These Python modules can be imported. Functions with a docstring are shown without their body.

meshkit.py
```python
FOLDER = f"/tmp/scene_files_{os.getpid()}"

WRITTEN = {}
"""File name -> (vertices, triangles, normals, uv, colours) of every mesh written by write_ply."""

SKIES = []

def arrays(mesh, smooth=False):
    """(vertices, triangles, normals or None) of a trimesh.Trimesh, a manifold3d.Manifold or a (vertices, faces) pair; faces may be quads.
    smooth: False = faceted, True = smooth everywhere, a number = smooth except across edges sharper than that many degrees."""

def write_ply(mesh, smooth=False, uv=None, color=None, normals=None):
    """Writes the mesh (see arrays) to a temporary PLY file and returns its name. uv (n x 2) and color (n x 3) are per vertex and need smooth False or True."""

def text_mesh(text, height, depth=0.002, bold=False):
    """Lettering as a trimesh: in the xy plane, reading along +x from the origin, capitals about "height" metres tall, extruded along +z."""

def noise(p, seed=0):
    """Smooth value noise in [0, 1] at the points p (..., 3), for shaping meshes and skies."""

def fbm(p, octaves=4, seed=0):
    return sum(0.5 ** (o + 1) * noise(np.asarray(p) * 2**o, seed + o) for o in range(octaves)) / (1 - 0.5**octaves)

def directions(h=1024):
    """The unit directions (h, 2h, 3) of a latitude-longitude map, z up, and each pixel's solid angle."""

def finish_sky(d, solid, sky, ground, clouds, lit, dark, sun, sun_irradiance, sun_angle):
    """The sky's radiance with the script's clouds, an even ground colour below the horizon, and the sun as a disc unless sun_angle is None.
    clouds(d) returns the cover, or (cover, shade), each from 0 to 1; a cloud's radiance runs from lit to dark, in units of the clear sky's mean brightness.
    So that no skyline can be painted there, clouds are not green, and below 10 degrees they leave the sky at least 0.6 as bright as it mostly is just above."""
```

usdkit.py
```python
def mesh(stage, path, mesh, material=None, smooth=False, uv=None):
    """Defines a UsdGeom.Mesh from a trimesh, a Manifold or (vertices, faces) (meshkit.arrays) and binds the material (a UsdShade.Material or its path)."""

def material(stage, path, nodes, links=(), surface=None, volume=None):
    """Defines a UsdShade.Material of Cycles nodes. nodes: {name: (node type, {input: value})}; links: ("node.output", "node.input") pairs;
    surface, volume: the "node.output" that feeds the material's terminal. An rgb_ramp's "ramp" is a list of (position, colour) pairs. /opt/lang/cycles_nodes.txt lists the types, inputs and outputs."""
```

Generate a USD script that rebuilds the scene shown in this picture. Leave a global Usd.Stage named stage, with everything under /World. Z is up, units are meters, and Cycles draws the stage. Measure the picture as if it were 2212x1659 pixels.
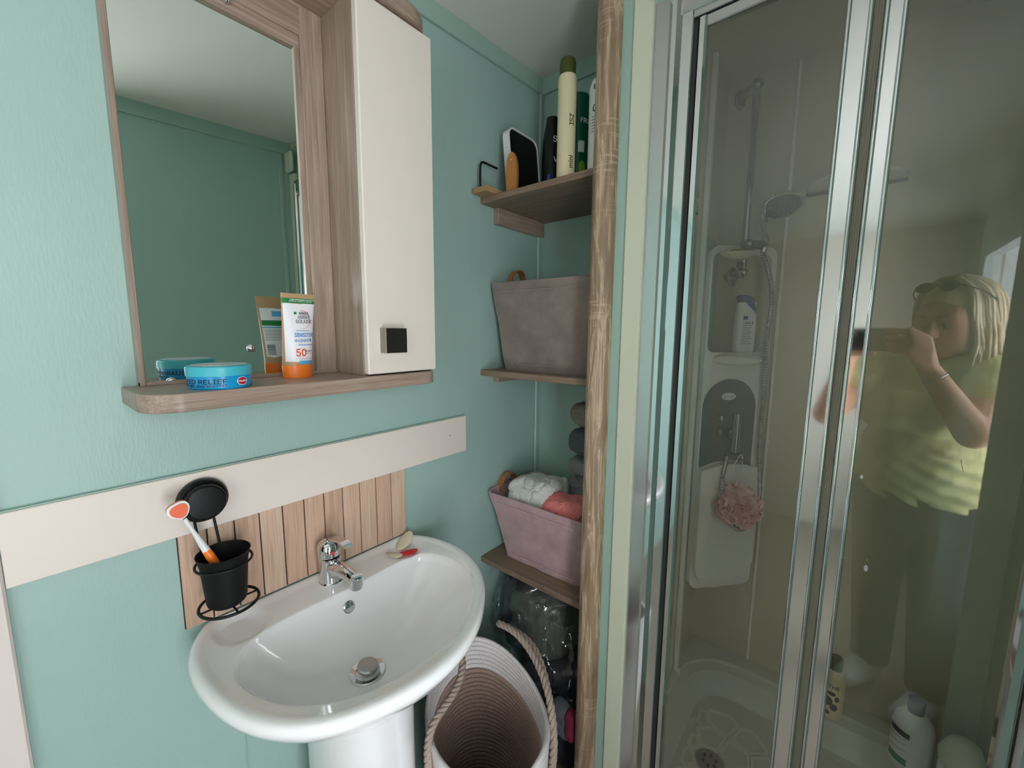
import math, random
import numpy as np, trimesh, manifold3d as mf, usdkit, meshkit
from pxr import Usd, UsdGeom, UsdLux, Gf, Sdf
from shapely.geometry import Polygon, Point, MultiPoint, LineString, box as sbox
from shapely.ops import voronoi_diagram, unary_union

stage = Usd.Stage.CreateInMemory()
UsdGeom.SetStageUpAxis(stage, UsdGeom.Tokens.z)
UsdGeom.SetStageMetersPerUnit(stage, 1.0)
UsdGeom.Xform.Define(stage, '/World')
PI = math.pi
H = 1.42                        # eye height: x runs along the mirror wall, y towards it, z up

# ------------------------------------------------------------------ camera
def axes(yaw, pitch, roll):
    c, s = math.cos, math.sin
    f = np.array([c(pitch) * c(yaw), c(pitch) * s(yaw), s(pitch)])
    r = np.array([s(yaw), -c(yaw), 0]); d = np.cross(f, r)
    return c(roll) * r + s(roll) * d, -s(roll) * r + c(roll) * d, f
RT, DN, FW = axes(*np.radians([39.33, -7.38, -0.47]))
cam = UsdGeom.Camera.Define(stage, '/World/camera')
cam.CreateHorizontalApertureAttr(36.0); cam.CreateVerticalApertureAttr(27.0)
cam.CreateFocalLengthAttr(36.0 * 890 / 2212)
cam.CreateClippingRangeAttr(Gf.Vec2f(0.01, 60))
M = np.eye(4); M[0, :3], M[1, :3], M[2, :3], M[3, :3] = RT, -DN, -FW, (0, 0, H)
cam.AddTransformOp().Set(Gf.Matrix4d(M.tolist()))
cam.CreateExposureAttr(-0.22)

# ------------------------------------------------------------------ daylight through the window
def rect_light(name, pos, size, look, power, color):
    L = UsdLux.RectLight.Define(stage, '/World/' + name)
    L.CreateWidthAttr(size[0]); L.CreateHeightAttr(size[1])
    L.CreateIntensityAttr(power); L.CreateColorAttr(Gf.Vec3f(*color)); L.CreateNormalizeAttr(False)
    z = -np.asarray(look, float); z /= np.linalg.norm(z)
    x = np.cross([0, 0, 1], z); x /= np.linalg.norm(x); y = np.cross(z, x)
    m = np.eye(4); m[0, :3], m[1, :3], m[2, :3], m[3, :3] = x, y, z, pos
    L.AddTransformOp().Set(Gf.Matrix4d(m.tolist()))
    return L
rect_light('window_daylight', (-0.26, -0.68, 1.10), (0.86, 1.26), (0, 1, -0.0), 10.8, (1.0, 0.96, 0.99))
dome = UsdLux.DomeLight.Define(stage, '/World/overcast_sky')
dome.CreateIntensityAttr(2.2); dome.CreateColorAttr(Gf.Vec3f(0.85, 0.93, 1.0))

# ------------------------------------------------------------------ materials
def lin(c):
    c = np.asarray(c, float) / 255
    return tuple(np.where(c <= 0.04045, c / 12.92, ((c + 0.055) / 1.055) ** 2.4))
def mat(name, col, rough=0.5, metal=0.0, bump=None, vary=None, **kw):
    """bump: (scale or (x,y,z), strength, distance); vary: (scale, amount)"""
    c = lin(col)
    n = {'p': ('principled_bsdf', dict(base_color=c, roughness=rough, metallic=metal, **kw)), 'g': ('geometry', {})}
    l = []
    if vary:
        sc, am = vary
        sc = (sc,) * 3 if np.ndim(sc) == 0 else sc
        n['vm'] = ('mapping', dict(scale=sc)); n['vn'] = ('noise_texture', dict(scale=1.0, detail=5.0, roughness=0.6))
        n['vr'] = ('rgb_ramp', {'ramp': [(0.25, tuple(np.array(c) * (1 - am))), (0.75, tuple(np.minimum(np.array(c) * (1 + am), 1)))]})
        l += [('g.position', 'vm.vector'), ('vm.vector', 'vn.vector'), ('vn.fac', 'vr.fac'), ('vr.color', 'p.base_color')]
    if bump:
        sc, st, di = bump
        sc = (sc,) * 3 if np.ndim(sc) == 0 else sc
        n['bm'] = ('mapping', dict(scale=sc)); n['bn'] = ('noise_texture', dict(scale=1.0, detail=3.0))
        n['b'] = ('bump', dict(strength=st, distance=di))
        l += [('g.position', 'bm.vector'), ('bm.vector', 'bn.vector'), ('bn.fac', 'b.height'), ('b.normal', 'p.normal')]
    return usdkit.material(stage, '/World/Looks/' + name, n, l, surface='p.BSDF')
def wood(name, dark, light, axis, rough=0.4, fine=1.0, pale=None):
    k = {'x': (3.5, 90, 90), 'y': (90, 3.5, 90), 'z': (90, 90, 3.5)}[axis]
    k2 = {'x': (9, 420, 420), 'y': (420, 9, 420), 'z': (420, 420, 9)}[axis]
    n = {'g': ('geometry', {}), 'm': ('mapping', dict(scale=tuple(np.array(k) * fine))), 'm2': ('mapping', dict(scale=k2)),
         'n': ('noise_texture', dict(scale=1.0, detail=6.0, roughness=0.65, distortion=0.7)),
         'n2': ('noise_texture', dict(scale=1.0, detail=2.0)),
         'r': ('rgb_ramp', {'ramp': [(0.28, lin(dark)), (0.52, lin(tuple((np.array(dark) + np.array(light)) / 2))), (0.75, lin(light))] + ([(0.82, lin(pale))] if pale else [])}),
         'r2': ('rgb_ramp', {'ramp': [(0.35, (0.72, 0.72, 0.72)), (0.6, (1, 1, 1))]}),
         'x': ('mix_color', dict(blend_type='multiply', fac=0.8)), 'b': ('bump', dict(strength=0.25, distance=0.0008)),
         'p': ('principled_bsdf', dict(roughness=rough))}
    l = [('g.position', 'm.vector'), ('g.position', 'm2.vector'), ('m.vector', 'n.vector'), ('m2.vector', 'n2.vector'), ('n.fac', 'r.fac'), ('n2.fac', 'r2.fac'),
         ('r.color', 'x.a'), ('r2.color', 'x.b'), ('x.result', 'p.base_color'), ('n2.fac', 'b.height'), ('b.normal', 'p.normal')]
    return usdkit.material(stage, '/World/Looks/' + name, n, l, surface='p.BSDF')
def pane(name, tint, ior=1.52, rough=0.0):
    """thin clear sheet: the same Fresnel reflection from either side of each face"""
    return usdkit.material(stage, '/World/Looks/' + name, {'t': ('transparent_bsdf', dict(color=tint)), 'g': ('glossy_bsdf', dict(color=(1, 1, 1), roughness=rough)), 'q': ('geometry', {}),
        'i': ('mix_float', dict(a=ior, b=1 / ior)), 'f': ('fresnel', {}), 'm': ('mix_closure', {})},
        [('q.backfacing', 'i.fac'), ('i.result', 'f.IOR'), ('f.fac', 'm.fac'), ('t.BSDF', 'm.closure1'), ('g.BSDF', 'm.closure2')], surface='m.closure')

ROOMW = mat('room_wall_cream', (214, 206, 194), 0.6)
WALL = mat('teal_wall', (162, 191, 183), 0.42, bump=((260, 260, 60), 0.3, 0.0012))
TRIMG = mat('teal_trim', (160, 188, 177), 0.4)
CEIL = mat('ceiling_white', (230, 228, 222), 0.6, bump=(400, 0.1, 0.001))
CREAM = mat('cream_panel', (234, 222, 213), 0.45, bump=(700, 0.1, 0.0005))
CREAMG = mat('cream_trim_paint', (214, 216, 196), 0.42)
DOORC = mat('cream_door', (230, 220, 209), 0.33, bump=(300, 0.05, 0.0004))
CASING = mat('casing_paint', (226, 214, 208), 0.5, bump=(150, 0.06, 0.001))
WZ = wood('oak_upright', (140, 120, 106), (186, 166, 150), 'z', 0.28)
WX = wood('oak_level', (142, 121, 107), (190, 168, 152), 'x', 0.36)
WY = wood('oak_shelf', (122, 102, 86), (165, 140, 118), 'y', 0.5)
PLK = [wood('plank_%s' % n, d, l, 'z', 0.45, 0.6) for n, d, l in (('warm', (204, 166, 142), (226, 194, 170)), ('pale', (210, 176, 152), (230, 202, 178)), ('deep', (196, 158, 134), (220, 186, 162)))]
GROOVE = mat('dark_groove', (46, 36, 36), 0.7)
MIRR = mat('mirror_silver', (226, 233, 228), 0.012, 1.0)
CHROME = mat('chrome', (222, 224, 226), 0.06, 1.0)
SATIN = mat('satin_aluminium', (205, 205, 205), 0.22, 1.0)
STEEL = mat('brushed_steel', (178, 180, 182), 0.3, 1.0)
KNOBF = mat('knob_black', (48, 46, 42), 0.45, 0.6, bump=((900, 900, 60), 0.2, 0.0005))
KNOBS = mat('knob_side', (150, 146, 136), 0.3, 0.8)
CERA = mat('white_ceramic', (247, 246, 247), 0.08, coat_weight=0.6, coat_roughness=0.03)
BLK = mat('black_satin', (12, 12, 13), 0.42, specular_ior_level=0.35)
BLKM = mat('black_matt', (9, 9, 10), 0.6, specular_ior_level=0.3)
WHT = mat('white_plastic', (235, 235, 236), 0.35)
ORG = mat('orange_plastic', (250, 128, 40), 0.35)
ORGR = mat('orange_rubber', (243, 105, 60), 0.45)
RED = mat('red_gel', (214, 32, 40), 0.2, subsurface_weight=0.2, subsurface_scale=0.004)
SOAP = mat('cream_soap', (226, 216, 188), 0.35, subsurface_weight=0.2, subsurface_scale=0.004)
KRAFT = mat('kraft_tube', (184, 150, 112), 0.4)
LABW = mat('label_white', (236, 234, 238), 0.4)
INKB = mat('ink_blue', (60, 140, 205), 0.5)
INKLB = mat('ink_light_blue', (90, 175, 228), 0.5)
INKG = mat('ink_green', (30, 122, 60), 0.5)
INKK = mat('ink_dark', (58, 52, 66), 0.5)
INKGY = mat('ink_grey', (150, 152, 160), 0.5)
INKO = mat('ink_orange_red', (232, 80, 48), 0.5)
INKR = mat('ink_red', (190, 40, 48), 0.45)
TEAL = mat('tin_lid_teal', (70, 186, 202), 0.35, bump=(900, 0.15, 0.0008))
TINB = mat('tin_blue', (22, 150, 206), 0.25)
TINK = mat('ink_navy', (14, 40, 66), 0.5)
FOIL = mat('tin_foil_label', (215, 218, 225), 0.35, 0.3)
ACRY = mat('acrylic_ivory', (204, 198, 176), 0.14)
ACRYW = mat('acrylic_column', (236, 234, 228), 0.2)
CHRD = mat('shower_chrome', (150, 150, 148), 0.12, 1.0)
CLEARP = mat('frosted_plastic', (214, 212, 196), 0.25)
TRAYR = mat('tray_ridge', (222, 223, 215), 0.35)
TRAYM = mat('tray_white', (206, 208, 200), 0.3, bump=(500, 0.05, 0.0008))
CTRL = mat('control_grey', (98, 98, 100), 0.3, 0.3)
GASK = mat('grey_rubber', (150, 144, 134), 0.55)
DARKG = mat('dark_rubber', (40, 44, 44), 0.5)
GLASS = pane('shower_glass', (0.915, 0.915, 0.88), 1.64)
WINGL = pane('window_glass', (0.97, 0.98, 0.98), 1.45)
FILM = pane('polythene_film', (0.93, 0.935, 0.95), 1.75, 0.09)
SUEDE = mat('taupe_suede', (136, 120, 113), 0.9, vary=(16, 0.26), bump=(600, 0.25, 0.001), sheen_weight=0.4)
SUEDP = mat('rose_suede', (186, 152, 156), 0.9, vary=(18, 0.20), bump=(600, 0.25, 0.001), sheen_weight=0.4)
THRT = mat('taupe_thread', (190, 176, 168), 0.8)
THRP = mat('pink_thread', (240, 206, 210), 0.8)
LEATH = mat('tan_leather', (164, 110, 68), 0.5, bump=(300, 0.2, 0.001))
TOWW = mat('white_towelling', (226, 226, 222), 0.95, bump=(380, 0.9, 0.004))
TOWC = mat('coral_towelling', (238, 138, 136), 0.95, bump=(330, 1.0, 0.004))
TOWG = mat('grey_towelling', (140, 142, 144), 0.95, bump=(330, 0.9, 0.004))
TOWT = mat('taupe_towelling', (150, 140, 132), 0.95, bump=(330, 0.9, 0.004))
TOWD = mat('dark_knit', (92, 98, 106), 0.95, bump=((200, 200, 420), 0.9, 0.003))
CLK = mat('black_clothing', (42, 45, 54), 0.9, bump=(260, 0.4, 0.002))
CLG = mat('charcoal_clothing', (92, 94, 88), 0.85, bump=(200, 0.4, 0.002))
CLR = mat('crimson_fabric', (120, 30, 56), 0.8)
ROPW = mat('white_rope', (232, 226, 226), 0.9, vary=((300, 300, 300), 0.12), bump=(500, 0.6, 0.002))
ROPB = mat('brown_rope', (172, 146, 134), 0.92, vary=((330, 330, 200), 0.3), bump=(500, 0.7, 0.002))
ROPM = mat('mixed_rope', (176, 158, 146), 0.92, vary=((420, 420, 420), 0.34), bump=(600, 0.7, 0.002))
CREAMB = mat('cream_bottle', (226, 212, 176), 0.4)
OLIVE = mat('olive_cap', (70, 74, 24), 0.45)
GREENB = mat('green_bottle', (6, 96, 72), 0.25)
LIMEP = mat('lime_print', (120, 180, 50), 0.5)
BLUECAP = mat('blue_cap', (34, 52, 138), 0.35)
BAMB = mat('bamboo', (178, 122, 62), 0.45, vary=((160, 160, 5), 0.16))
BLOCKW = mat('beech_block', (178, 142, 100), 0.55, vary=((20, 120, 120), 0.12))
GLSBLK = mat('dark_mirror', (24, 26, 26), 0.05, 0.6)
PUFFP = mat('pink_netting', (255, 214, 214), 0.8)
PUFFW = mat('white_netting', (222, 216, 204), 0.8)
YELS = mat('amber_soap', (170, 146, 70), 0.3)
VINYL = mat('vinyl_floor', (150, 140, 128), 0.45, vary=(6, 0.1))
SKIN = mat('skin', (214, 162, 138), 0.5, subsurface_weight=0.15, subsurface_scale=0.01)
SKIND = mat('lips', (178, 104, 94), 0.45)
HAIR = mat('blond_hair', (218, 202, 172), 0.5, vary=((240, 240, 14), 0.28), bump=((420, 420, 14), 0.7, 0.004))
SHIRT = mat('lime_shirt', (216, 216, 160), 0.85, bump=(9, 0.35, 0.02))
JEANS = mat('denim', (44, 50, 64), 0.85)
EYEW = mat('eye_white', (176, 168, 160), 0.25)
EYEB = mat('eye_iris', (50, 56, 60), 0.2)
PHONE = mat('phone_black', (18, 20, 24), 0.2)
BROW = mat('brow_hair', (128, 100, 74), 0.8)

# ------------------------------------------------------------------ mesh helpers
def T(m, off): m = m.copy(); m.apply_translation(off); return m
def cat(*ms):
    ms = [x for m in ms for x in (m if isinstance(m, (list, tuple)) else [m])]
    return trimesh.util.concatenate(ms)
def man(m):
    mm = m.to_mesh(); return trimesh.Trimesh(mm.vert_properties[:, :3], mm.tri_verts, process=False)
def toman(t):
    t = t.copy(); t.merge_vertices()
    return mf.Manifold(mf.Mesh(np.asarray(t.vertices, np.float32), np.asarray(t.faces, np.uint32)))
def hull(p): return man(mf.Manifold.hull_points(np.asarray(p, np.float32)))
def bx(x0, x1, y0, y1, z0, z1, b=0.0):
    x0, x1 = min(x0, x1), max(x0, x1); y0, y1 = min(y0, y1), max(y0, y1); z0, z1 = min(z0, z1), max(z0, z1)
    b = min(b, (x1 - x0) * .49, (y1 - y0) * .49, (z1 - z0) * .49)
    if b <= 0:
        m = trimesh.creation.box([x1 - x0, y1 - y0, z1 - z0]); m.apply_translation([(x0 + x1) / 2, (y0 + y1) / 2, (z0 + z1) / 2]); return m
    P = []
    for sx in (0, 1):
        for sy in (0, 1):
            for sz in (0, 1):
                c = np.array([(x0, x1)[sx], (y0, y1)[sy], (z0, z1)[sz]]); d = np.array([b * (1 - 2 * sx), b * (1 - 2 * sy), b * (1 - 2 * sz)])
                for k in range(3):
                    q = c + d; q[k] = c[k]; P.append(q)
    return hull(P)
def plate(poly, z0, z1, b=0.003):
    """convex outline (n,2) with rounded upper and lower edges"""
    poly = np.asarray(poly); c = Polygon(poly)
    P = []
    for inset, za, zb in ((0, z0 + b, z1 - b), (b * 0.3, z0 + b * .3, z1 - b * .3), (b, z0, z1)):
        q = np.array(c.buffer(-inset).exterior.coords) if inset else poly
        P += [(x, y, za) for x, y in q] + [(x, y, zb) for x, y in q]
    return hull(P)
def arc(cx, cy, r, a0, a1, n=12): return [(cx + r * math.cos(a), cy + r * math.sin(a)) for a in np.radians(np.linspace(a0, a1, n))]
def rrect(x0, x1, y0, y1, r, n=8):
    return arc(x1 - r, y1 - r, r, 0, 90, n) + arc(x0 + r, y1 - r, r, 90, 180, n) + arc(x0 + r, y0 + r, r, 180, 270, n) + arc(x1 - r, y0 + r, r, 270, 360, n)
def extr(poly, h):
    p = poly if isinstance(poly, Polygon) else Polygon(poly)
    return trimesh.creation.extrude_polygon(p, h, engine='earcut')
def lathe(prof, n=48, sx=1.0, sy=1.0):
    """prof: (r, z) from bottom to top, about z"""
    prof = np.asarray(prof, float); a = np.linspace(0, 2 * PI, n, endpoint=False)
    V = np.stack([np.outer(prof[:, 0], np.cos(a)) * sx, np.outer(prof[:, 0], np.sin(a)) * sy, np.repeat(prof[:, 1][:, None], n, 1)], -1).reshape(-1, 3)
    F = []
    for i in range(len(prof) - 1):
        for j in range(n):
            A, B = i * n + j, i * n + (j + 1) % n
            F += [(A, B, B + n), (A, B + n, A + n)]
    m = trimesh.Trimesh(V, F, process=False); m.merge_vertices(digits_vertex=7); m.update_faces(m.nondegenerate_faces()); m.remove_unreferenced_vertices(); return m
def rings(R, close_u=True, cap0=True, cap1=True):
    """loft of rings (k, n, 3)"""
    R = np.asarray(R, float); k, n = R.shape[:2]; F = []
    for i in range(k - 1):
        for j in range(n if close_u else n - 1):
            A, B = i * n + j, i * n + (j + 1) % n
            F += [(A, B, B + n), (A, B + n, A + n)]
    V = R.reshape(-1, 3)
    if cap0: V = np.vstack([V, R[0].mean(0)]); c = len(V) - 1; F += [(c, (j + 1) % n, j) for j in range(n)]
    if cap1: V = np.vstack([V, R[-1].mean(0)]); c = len(V) - 1; o = (k - 1) * n; F += [(c, o + j, o + (j + 1) % n) for j in range(n)]
    return trimesh.Trimesh(V, F, process=False)
def frames(P, closed=False):
    P = np.asarray(P, float)
    t = np.roll(P, -1, 0) - np.roll(P, 1, 0) if closed else np.gradient(P, axis=0)
    t /= np.linalg.norm(t, axis=1)[:, None]
    u = np.cross(t[0], [0, 0, 1.0]);
    if np.linalg.norm(u) < 1e-3: u = np.cross(t[0], [1.0, 0, 0])
    U = [u / np.linalg.norm(u)]
    for i in range(1, len(P)):
        v = U[-1] - t[i] * np.dot(U[-1], t[i]); U.append(v / np.linalg.norm(v))
    U = np.array(U); return t, U, np.cross(t, U)
def tube(P, r, n=10, closed=False):
    P = np.asarray(P, float); t, U, W = frames(P, closed); r = np.broadcast_to(r, (len(P),))
    a = np.linspace(0, 2 * PI, n, endpoint=False)
    R = P[:, None] + r[:, None, None] * (np.cos(a)[None, :, None] * U[:, None] + np.sin(a)[None, :, None] * W[:, None])
    if closed: R = np.concatenate([R, R[:1]]); return rings(R, True, False, False)
    return rings(R)
def spline(P, n=40, closed=False):
    from scipy.interpolate import CubicSpline
    P = np.asarray(P, float)
    if closed: P = np.vstack([P, P[:1]])
    d = np.r_[0, np.cumsum(np.linalg.norm(np.diff(P, axis=0), axis=1))]
    cs = CubicSpline(d, P, bc_type='periodic' if closed else 'natural')
    return cs(np.linspace(0, d[-1], n, endpoint=not closed))
def ribbon(P, wdir, w, th):
    P = np.asarray(P, float); t = np.gradient(P, axis=0); t /= np.linalg.norm(t, axis=1)[:, None]
    wd = np.broadcast_to(wdir, P.shape) / np.linalg.norm(wdir); nn = np.cross(t, wd)
    R = np.stack([P + s * w / 2 * wd + q * th / 2 * nn for s, q in ((-1, -1), (1, -1), (1, 1), (-1, 1))], 1)
    return rings(R)
def cyl(p0, p1, r, n=24, b=0.0):
    p0, p1 = np.asarray(p0, float), np.asarray(p1, float); L = np.linalg.norm(p1 - p0)
    m = lathe([(0, 0), (r - b, 0), (r, b), (r, L - b), (r - b, L), (0, L)] if b else [(0, 0), (r, 0), (r, L), (0, L)], n)
    return aim(m, p0, p1 - p0)
def aim(m, pos, d):
    """turns +z of m into d and moves it to pos"""
    d = np.asarray(d, float) / np.linalg.norm(d); m = m.copy(); A = trimesh.geometry.align_vectors([0, 0, 1], d); A[:3, 3] = pos; m.apply_transform(A); return m
def basis(m, o, ex, ey, ez):
    m = m.copy(); A = np.eye(4); A[:3, 0], A[:3, 1], A[:3, 2], A[:3, 3] = ex, ey, ez, o; m.apply_transform(A); return m
def rough(m, amp, freq, seed=0, oct=3):
    m = m.copy(); n = m.vertex_normals
    m.vertices = m.vertices + n * ((meshkit.fbm(np.asarray(m.vertices) * freq + seed * 7.3, oct, seed) - 0.5) * 2 * amp)[:, None]; return m
def sphere(c, r, sub=3):
    m = trimesh.creation.icosphere(subdivisions=sub); m.apply_scale(np.broadcast_to(r, 3)); m.apply_translation(c); return m
def pillow(c, r, p=4, sub=5):
    m = trimesh.creation.icosphere(subdivisions=sub); v = m.vertices
    v = v / (np.abs(v) ** p).sum(1)[:, None] ** (1 / p); m.vertices = v * np.asarray(r) + np.asarray(c); return m
def text(s, h, depth=0.0004, bold=False, centre=False):
    m = meshkit.text_mesh(s, h, depth, bold)
    if centre: m.apply_translation([-(m.bounds[0][0] + m.bounds[1][0]) / 2, 0, 0])
    return m
def wrap(m, c, R, d0, z0, x0=0.0):
    """a flat mesh (x right, y up, z out) onto an upright cylinder of radius R about c; d0: outward direction at x = x0"""
    m = m.copy()
    for _ in range(2): m = m.subdivide() if len(m.faces) < 4000 else m
    v = np.asarray(m.vertices); a0 = math.atan2(d0[1], d0[0]); a = a0 + (v[:, 0] + x0) / R     # the viewer's right is counter-clockwise from above
    rr = R + v[:, 2]; m.vertices = np.stack([c[0] + rr * np.cos(a), c[1] + rr * np.sin(a), z0 + v[:, 1]], 1); return m

# ------------------------------------------------------------------ objects
used = {}
def numbered(parent, name):
    k = used.get((parent, name), 0); used[(parent, name)] = k + 1
    return name if k == 0 else '%s_%03d' % (name, k)
def setd(prim, **kw):
    for k, v in kw.items():
        if v: prim.SetCustomDataByKey(k, v)
class Thing:
    def __init__(s, name, label, cat, base=(0, 0, 0), group=None, kind=None):
        s.path = '/World/' + numbered('', name); s.base = np.asarray(base, float)
        x = UsdGeom.Xform.Define(stage, s.path); x.AddTranslateOp().Set(Gf.Vec3d(*map(float, s.base)))
        setd(x.GetPrim(), label=label, category=cat, group=group, kind=kind)
    def part(s, name, mesh, m, smooth=35, parent=None, label=None, kind=None):
        pp = parent or s.path; p = pp + '/' + numbered(pp, name)
        mesh = mesh.copy(); mesh.apply_translation(-s.base)
        g = usdkit.mesh(stage, p, mesh, m, smooth); setd(g.GetPrim(), label=label, kind=kind); return p
def struct(name, mesh, m, smooth=30, parent=None, label=None):
    pp = parent or '/World'; p = pp + '/' + numbered('' if not parent else parent, name)
    g = usdkit.mesh(stage, p, mesh, m, smooth)
    if not parent: setd(g.GetPrim(), kind='structure', label=label)
    return p

# ================================================================== the room
YM, XN, XS, YP = 0.9, 1.25, 0.9, -0.30          # mirror wall, back of the niche, shower front, wall opposite the mirror
def ceil_z(x): return H + 0.784 + 0.0545 * x
def slab_wall(x0, x1, y0, y1, z0=0.0, top=None):
    t = lambda x: (ceil_z(x) + 0.03) if top is None else top
    return hull([(x, y, z) for x in (x0, x1) for y in (y0, y1) for z in (z0, t(x))])
struct('floor', bx(-2.0, 1.75, -0.7, 1.0, -0.05, 0), VINYL)
struct('ceiling', hull([(x, y, ceil_z(x) + d) for x in (-2.0, 1.75) for y in (-0.7, 1.0) for d in (0, 0.05)]), CEIL)
struct('wall_left', slab_wall(-2.0, XN + 0.06, YM, YM + 0.06), WALL)
struct('wall_back', slab_wall(XN, XN + 0.05, 0.41, YM), WALL)
struct('wall_partition', slab_wall(XS + 0.012, XN + 0.05, 0.41, 0.495), WALL)
struct('wall_opposite', slab_wall(0.26, XS, YP - 0.06, YP), WALL)
struct('wall_return', slab_wall(0.20, 0.26, -0.62, YP), WALL)
struct('wall_far', slab_wall(-2.0, -1.94, -0.62, YM), ROOMW)
WX0, WX1, WZ0, WZ1 = -0.69, 0.17, 0.45, 1.75
pw = '/World/' + 'wall_window'
struct('wall_window', cat(slab_wall(-2.0, -1.76, -0.62, -0.55), bx(-1.76, -1.02, -0.62, -0.55, 0, .78), slab_wall(-1.76, -1.02, -0.62, -0.55, 1.90), slab_wall(-1.02, WX0, -0.62, -0.55), slab_wall(WX1, 0.199, -0.62, -0.55), bx(WX0, WX1, -0.62, -0.55, 0, WZ0), slab_wall(WX0, WX1, -0.62, -0.55, WZ1)), ROOMW)
w = struct('window_1', cat(bx(WX0, WX1, -0.6, -0.535, WZ0, WZ0 + .045, .004), bx(WX0, WX1, -0.6, -0.535, WZ1 - .045, WZ1, .004), bx(WX0, WX0 + .045, -0.6, -0.535, WZ0, WZ1, .004),
           bx(WX1 - .045, WX1, -0.6, -0.535, WZ0, WZ1, .004), bx(-.42, -.38, -0.6, -0.54, WZ0, WZ1, .004)), WHT)
for x0, x1 in ((WX0 + .045, -.42), (-.38, WX1 - .045)):
    struct('pane', bx(x0, x1, -0.575, -0.57, WZ0 + .045, WZ1 - .045), WINGL, False, w)
struct('sill', bx(WX0 - .03, WX1 + .03, -0.56, -0.47, WZ0 - .025, WZ0, .004), WHT, parent=w)
w = struct('window_2', cat(bx(-1.76, -1.02, -0.6, -0.535, .78, .825, .004), bx(-1.76, -1.02, -0.6, -0.535, 1.855, 1.90, .004), bx(-1.76, -1.715, -0.6, -0.535, .78, 1.90, .004), bx(-1.065, -1.02, -0.6, -0.535, .78, 1.90, .004)), WHT)
struct('pane', bx(-1.715, -1.065, -0.575, -0.57, .825, 1.855), WINGL, False, w)
# shower cubicle shell
XB, YR, SC = 1.67, -0.38, 0.02
def sh_z(x): return ceil_z(x) - SC
struct('wall_shower_back', slab_wall(XB, XB + 0.03, YR - .03, 0.44), ACRY)
struct('wall_shower_side', slab_wall(XS + 0.02, XB, 0.405, 0.4099), ACRY)
struct('wall_shower_right', slab_wall(XS + 0.02, XB, YR - 0.03, YR), ACRY)
struct('ceiling_shower', hull([(x, y, sh_z(x) + d) for x in (XS + 0.0, XB) for y in (YR, 0.41) for d in (0, 0.015)]), ACRY)
struct('wall_shower_head', bx(XS + .005, XS + .03, YR, 0.41, H + 0.655, H + 0.86), WALL)
# trims
def zb(x0, x1, y0, y1, lo, hi):
    return hull([(x, y, ceil_z(x) + d) for x in (x0, x1) for y in (y0, y1) for d in (lo, hi)])
struct('trim_1', zb(-1.94, XN, YM - 0.009, YM, -0.05, 0.0), TRIMG, label='painted cornice strip above the mirror wall')
struct('trim_2', zb(XN - 0.009, XN, 0.495, YM - .009, -0.05, 0.0), TRIMG)
struct('trim_3', bx(XN - 0.022, XN, YM - 0.010, YM, 0, ceil_z(XN) - 0.05, 0.004), TRIMG)
struct('trim_4', zb(0.26, XS, YP, YP + .009, -0.05, 0.0), TRIMG)
struct('trim_5', bx(0.845, 0.862, YP, YP + 0.008, 0, H + 0.78, 0.003), TRIMG)
struct('trim_6', bx(XS - .002, XS + 0.012, 0.41, 0.437, 0, H + 0.82), TRIMG)
struct('trim_7', bx(XS - 0.010, XS + 0.012, 0.368, 0.411, 0, H + 0.83, 0.003), CREAMG)
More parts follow.
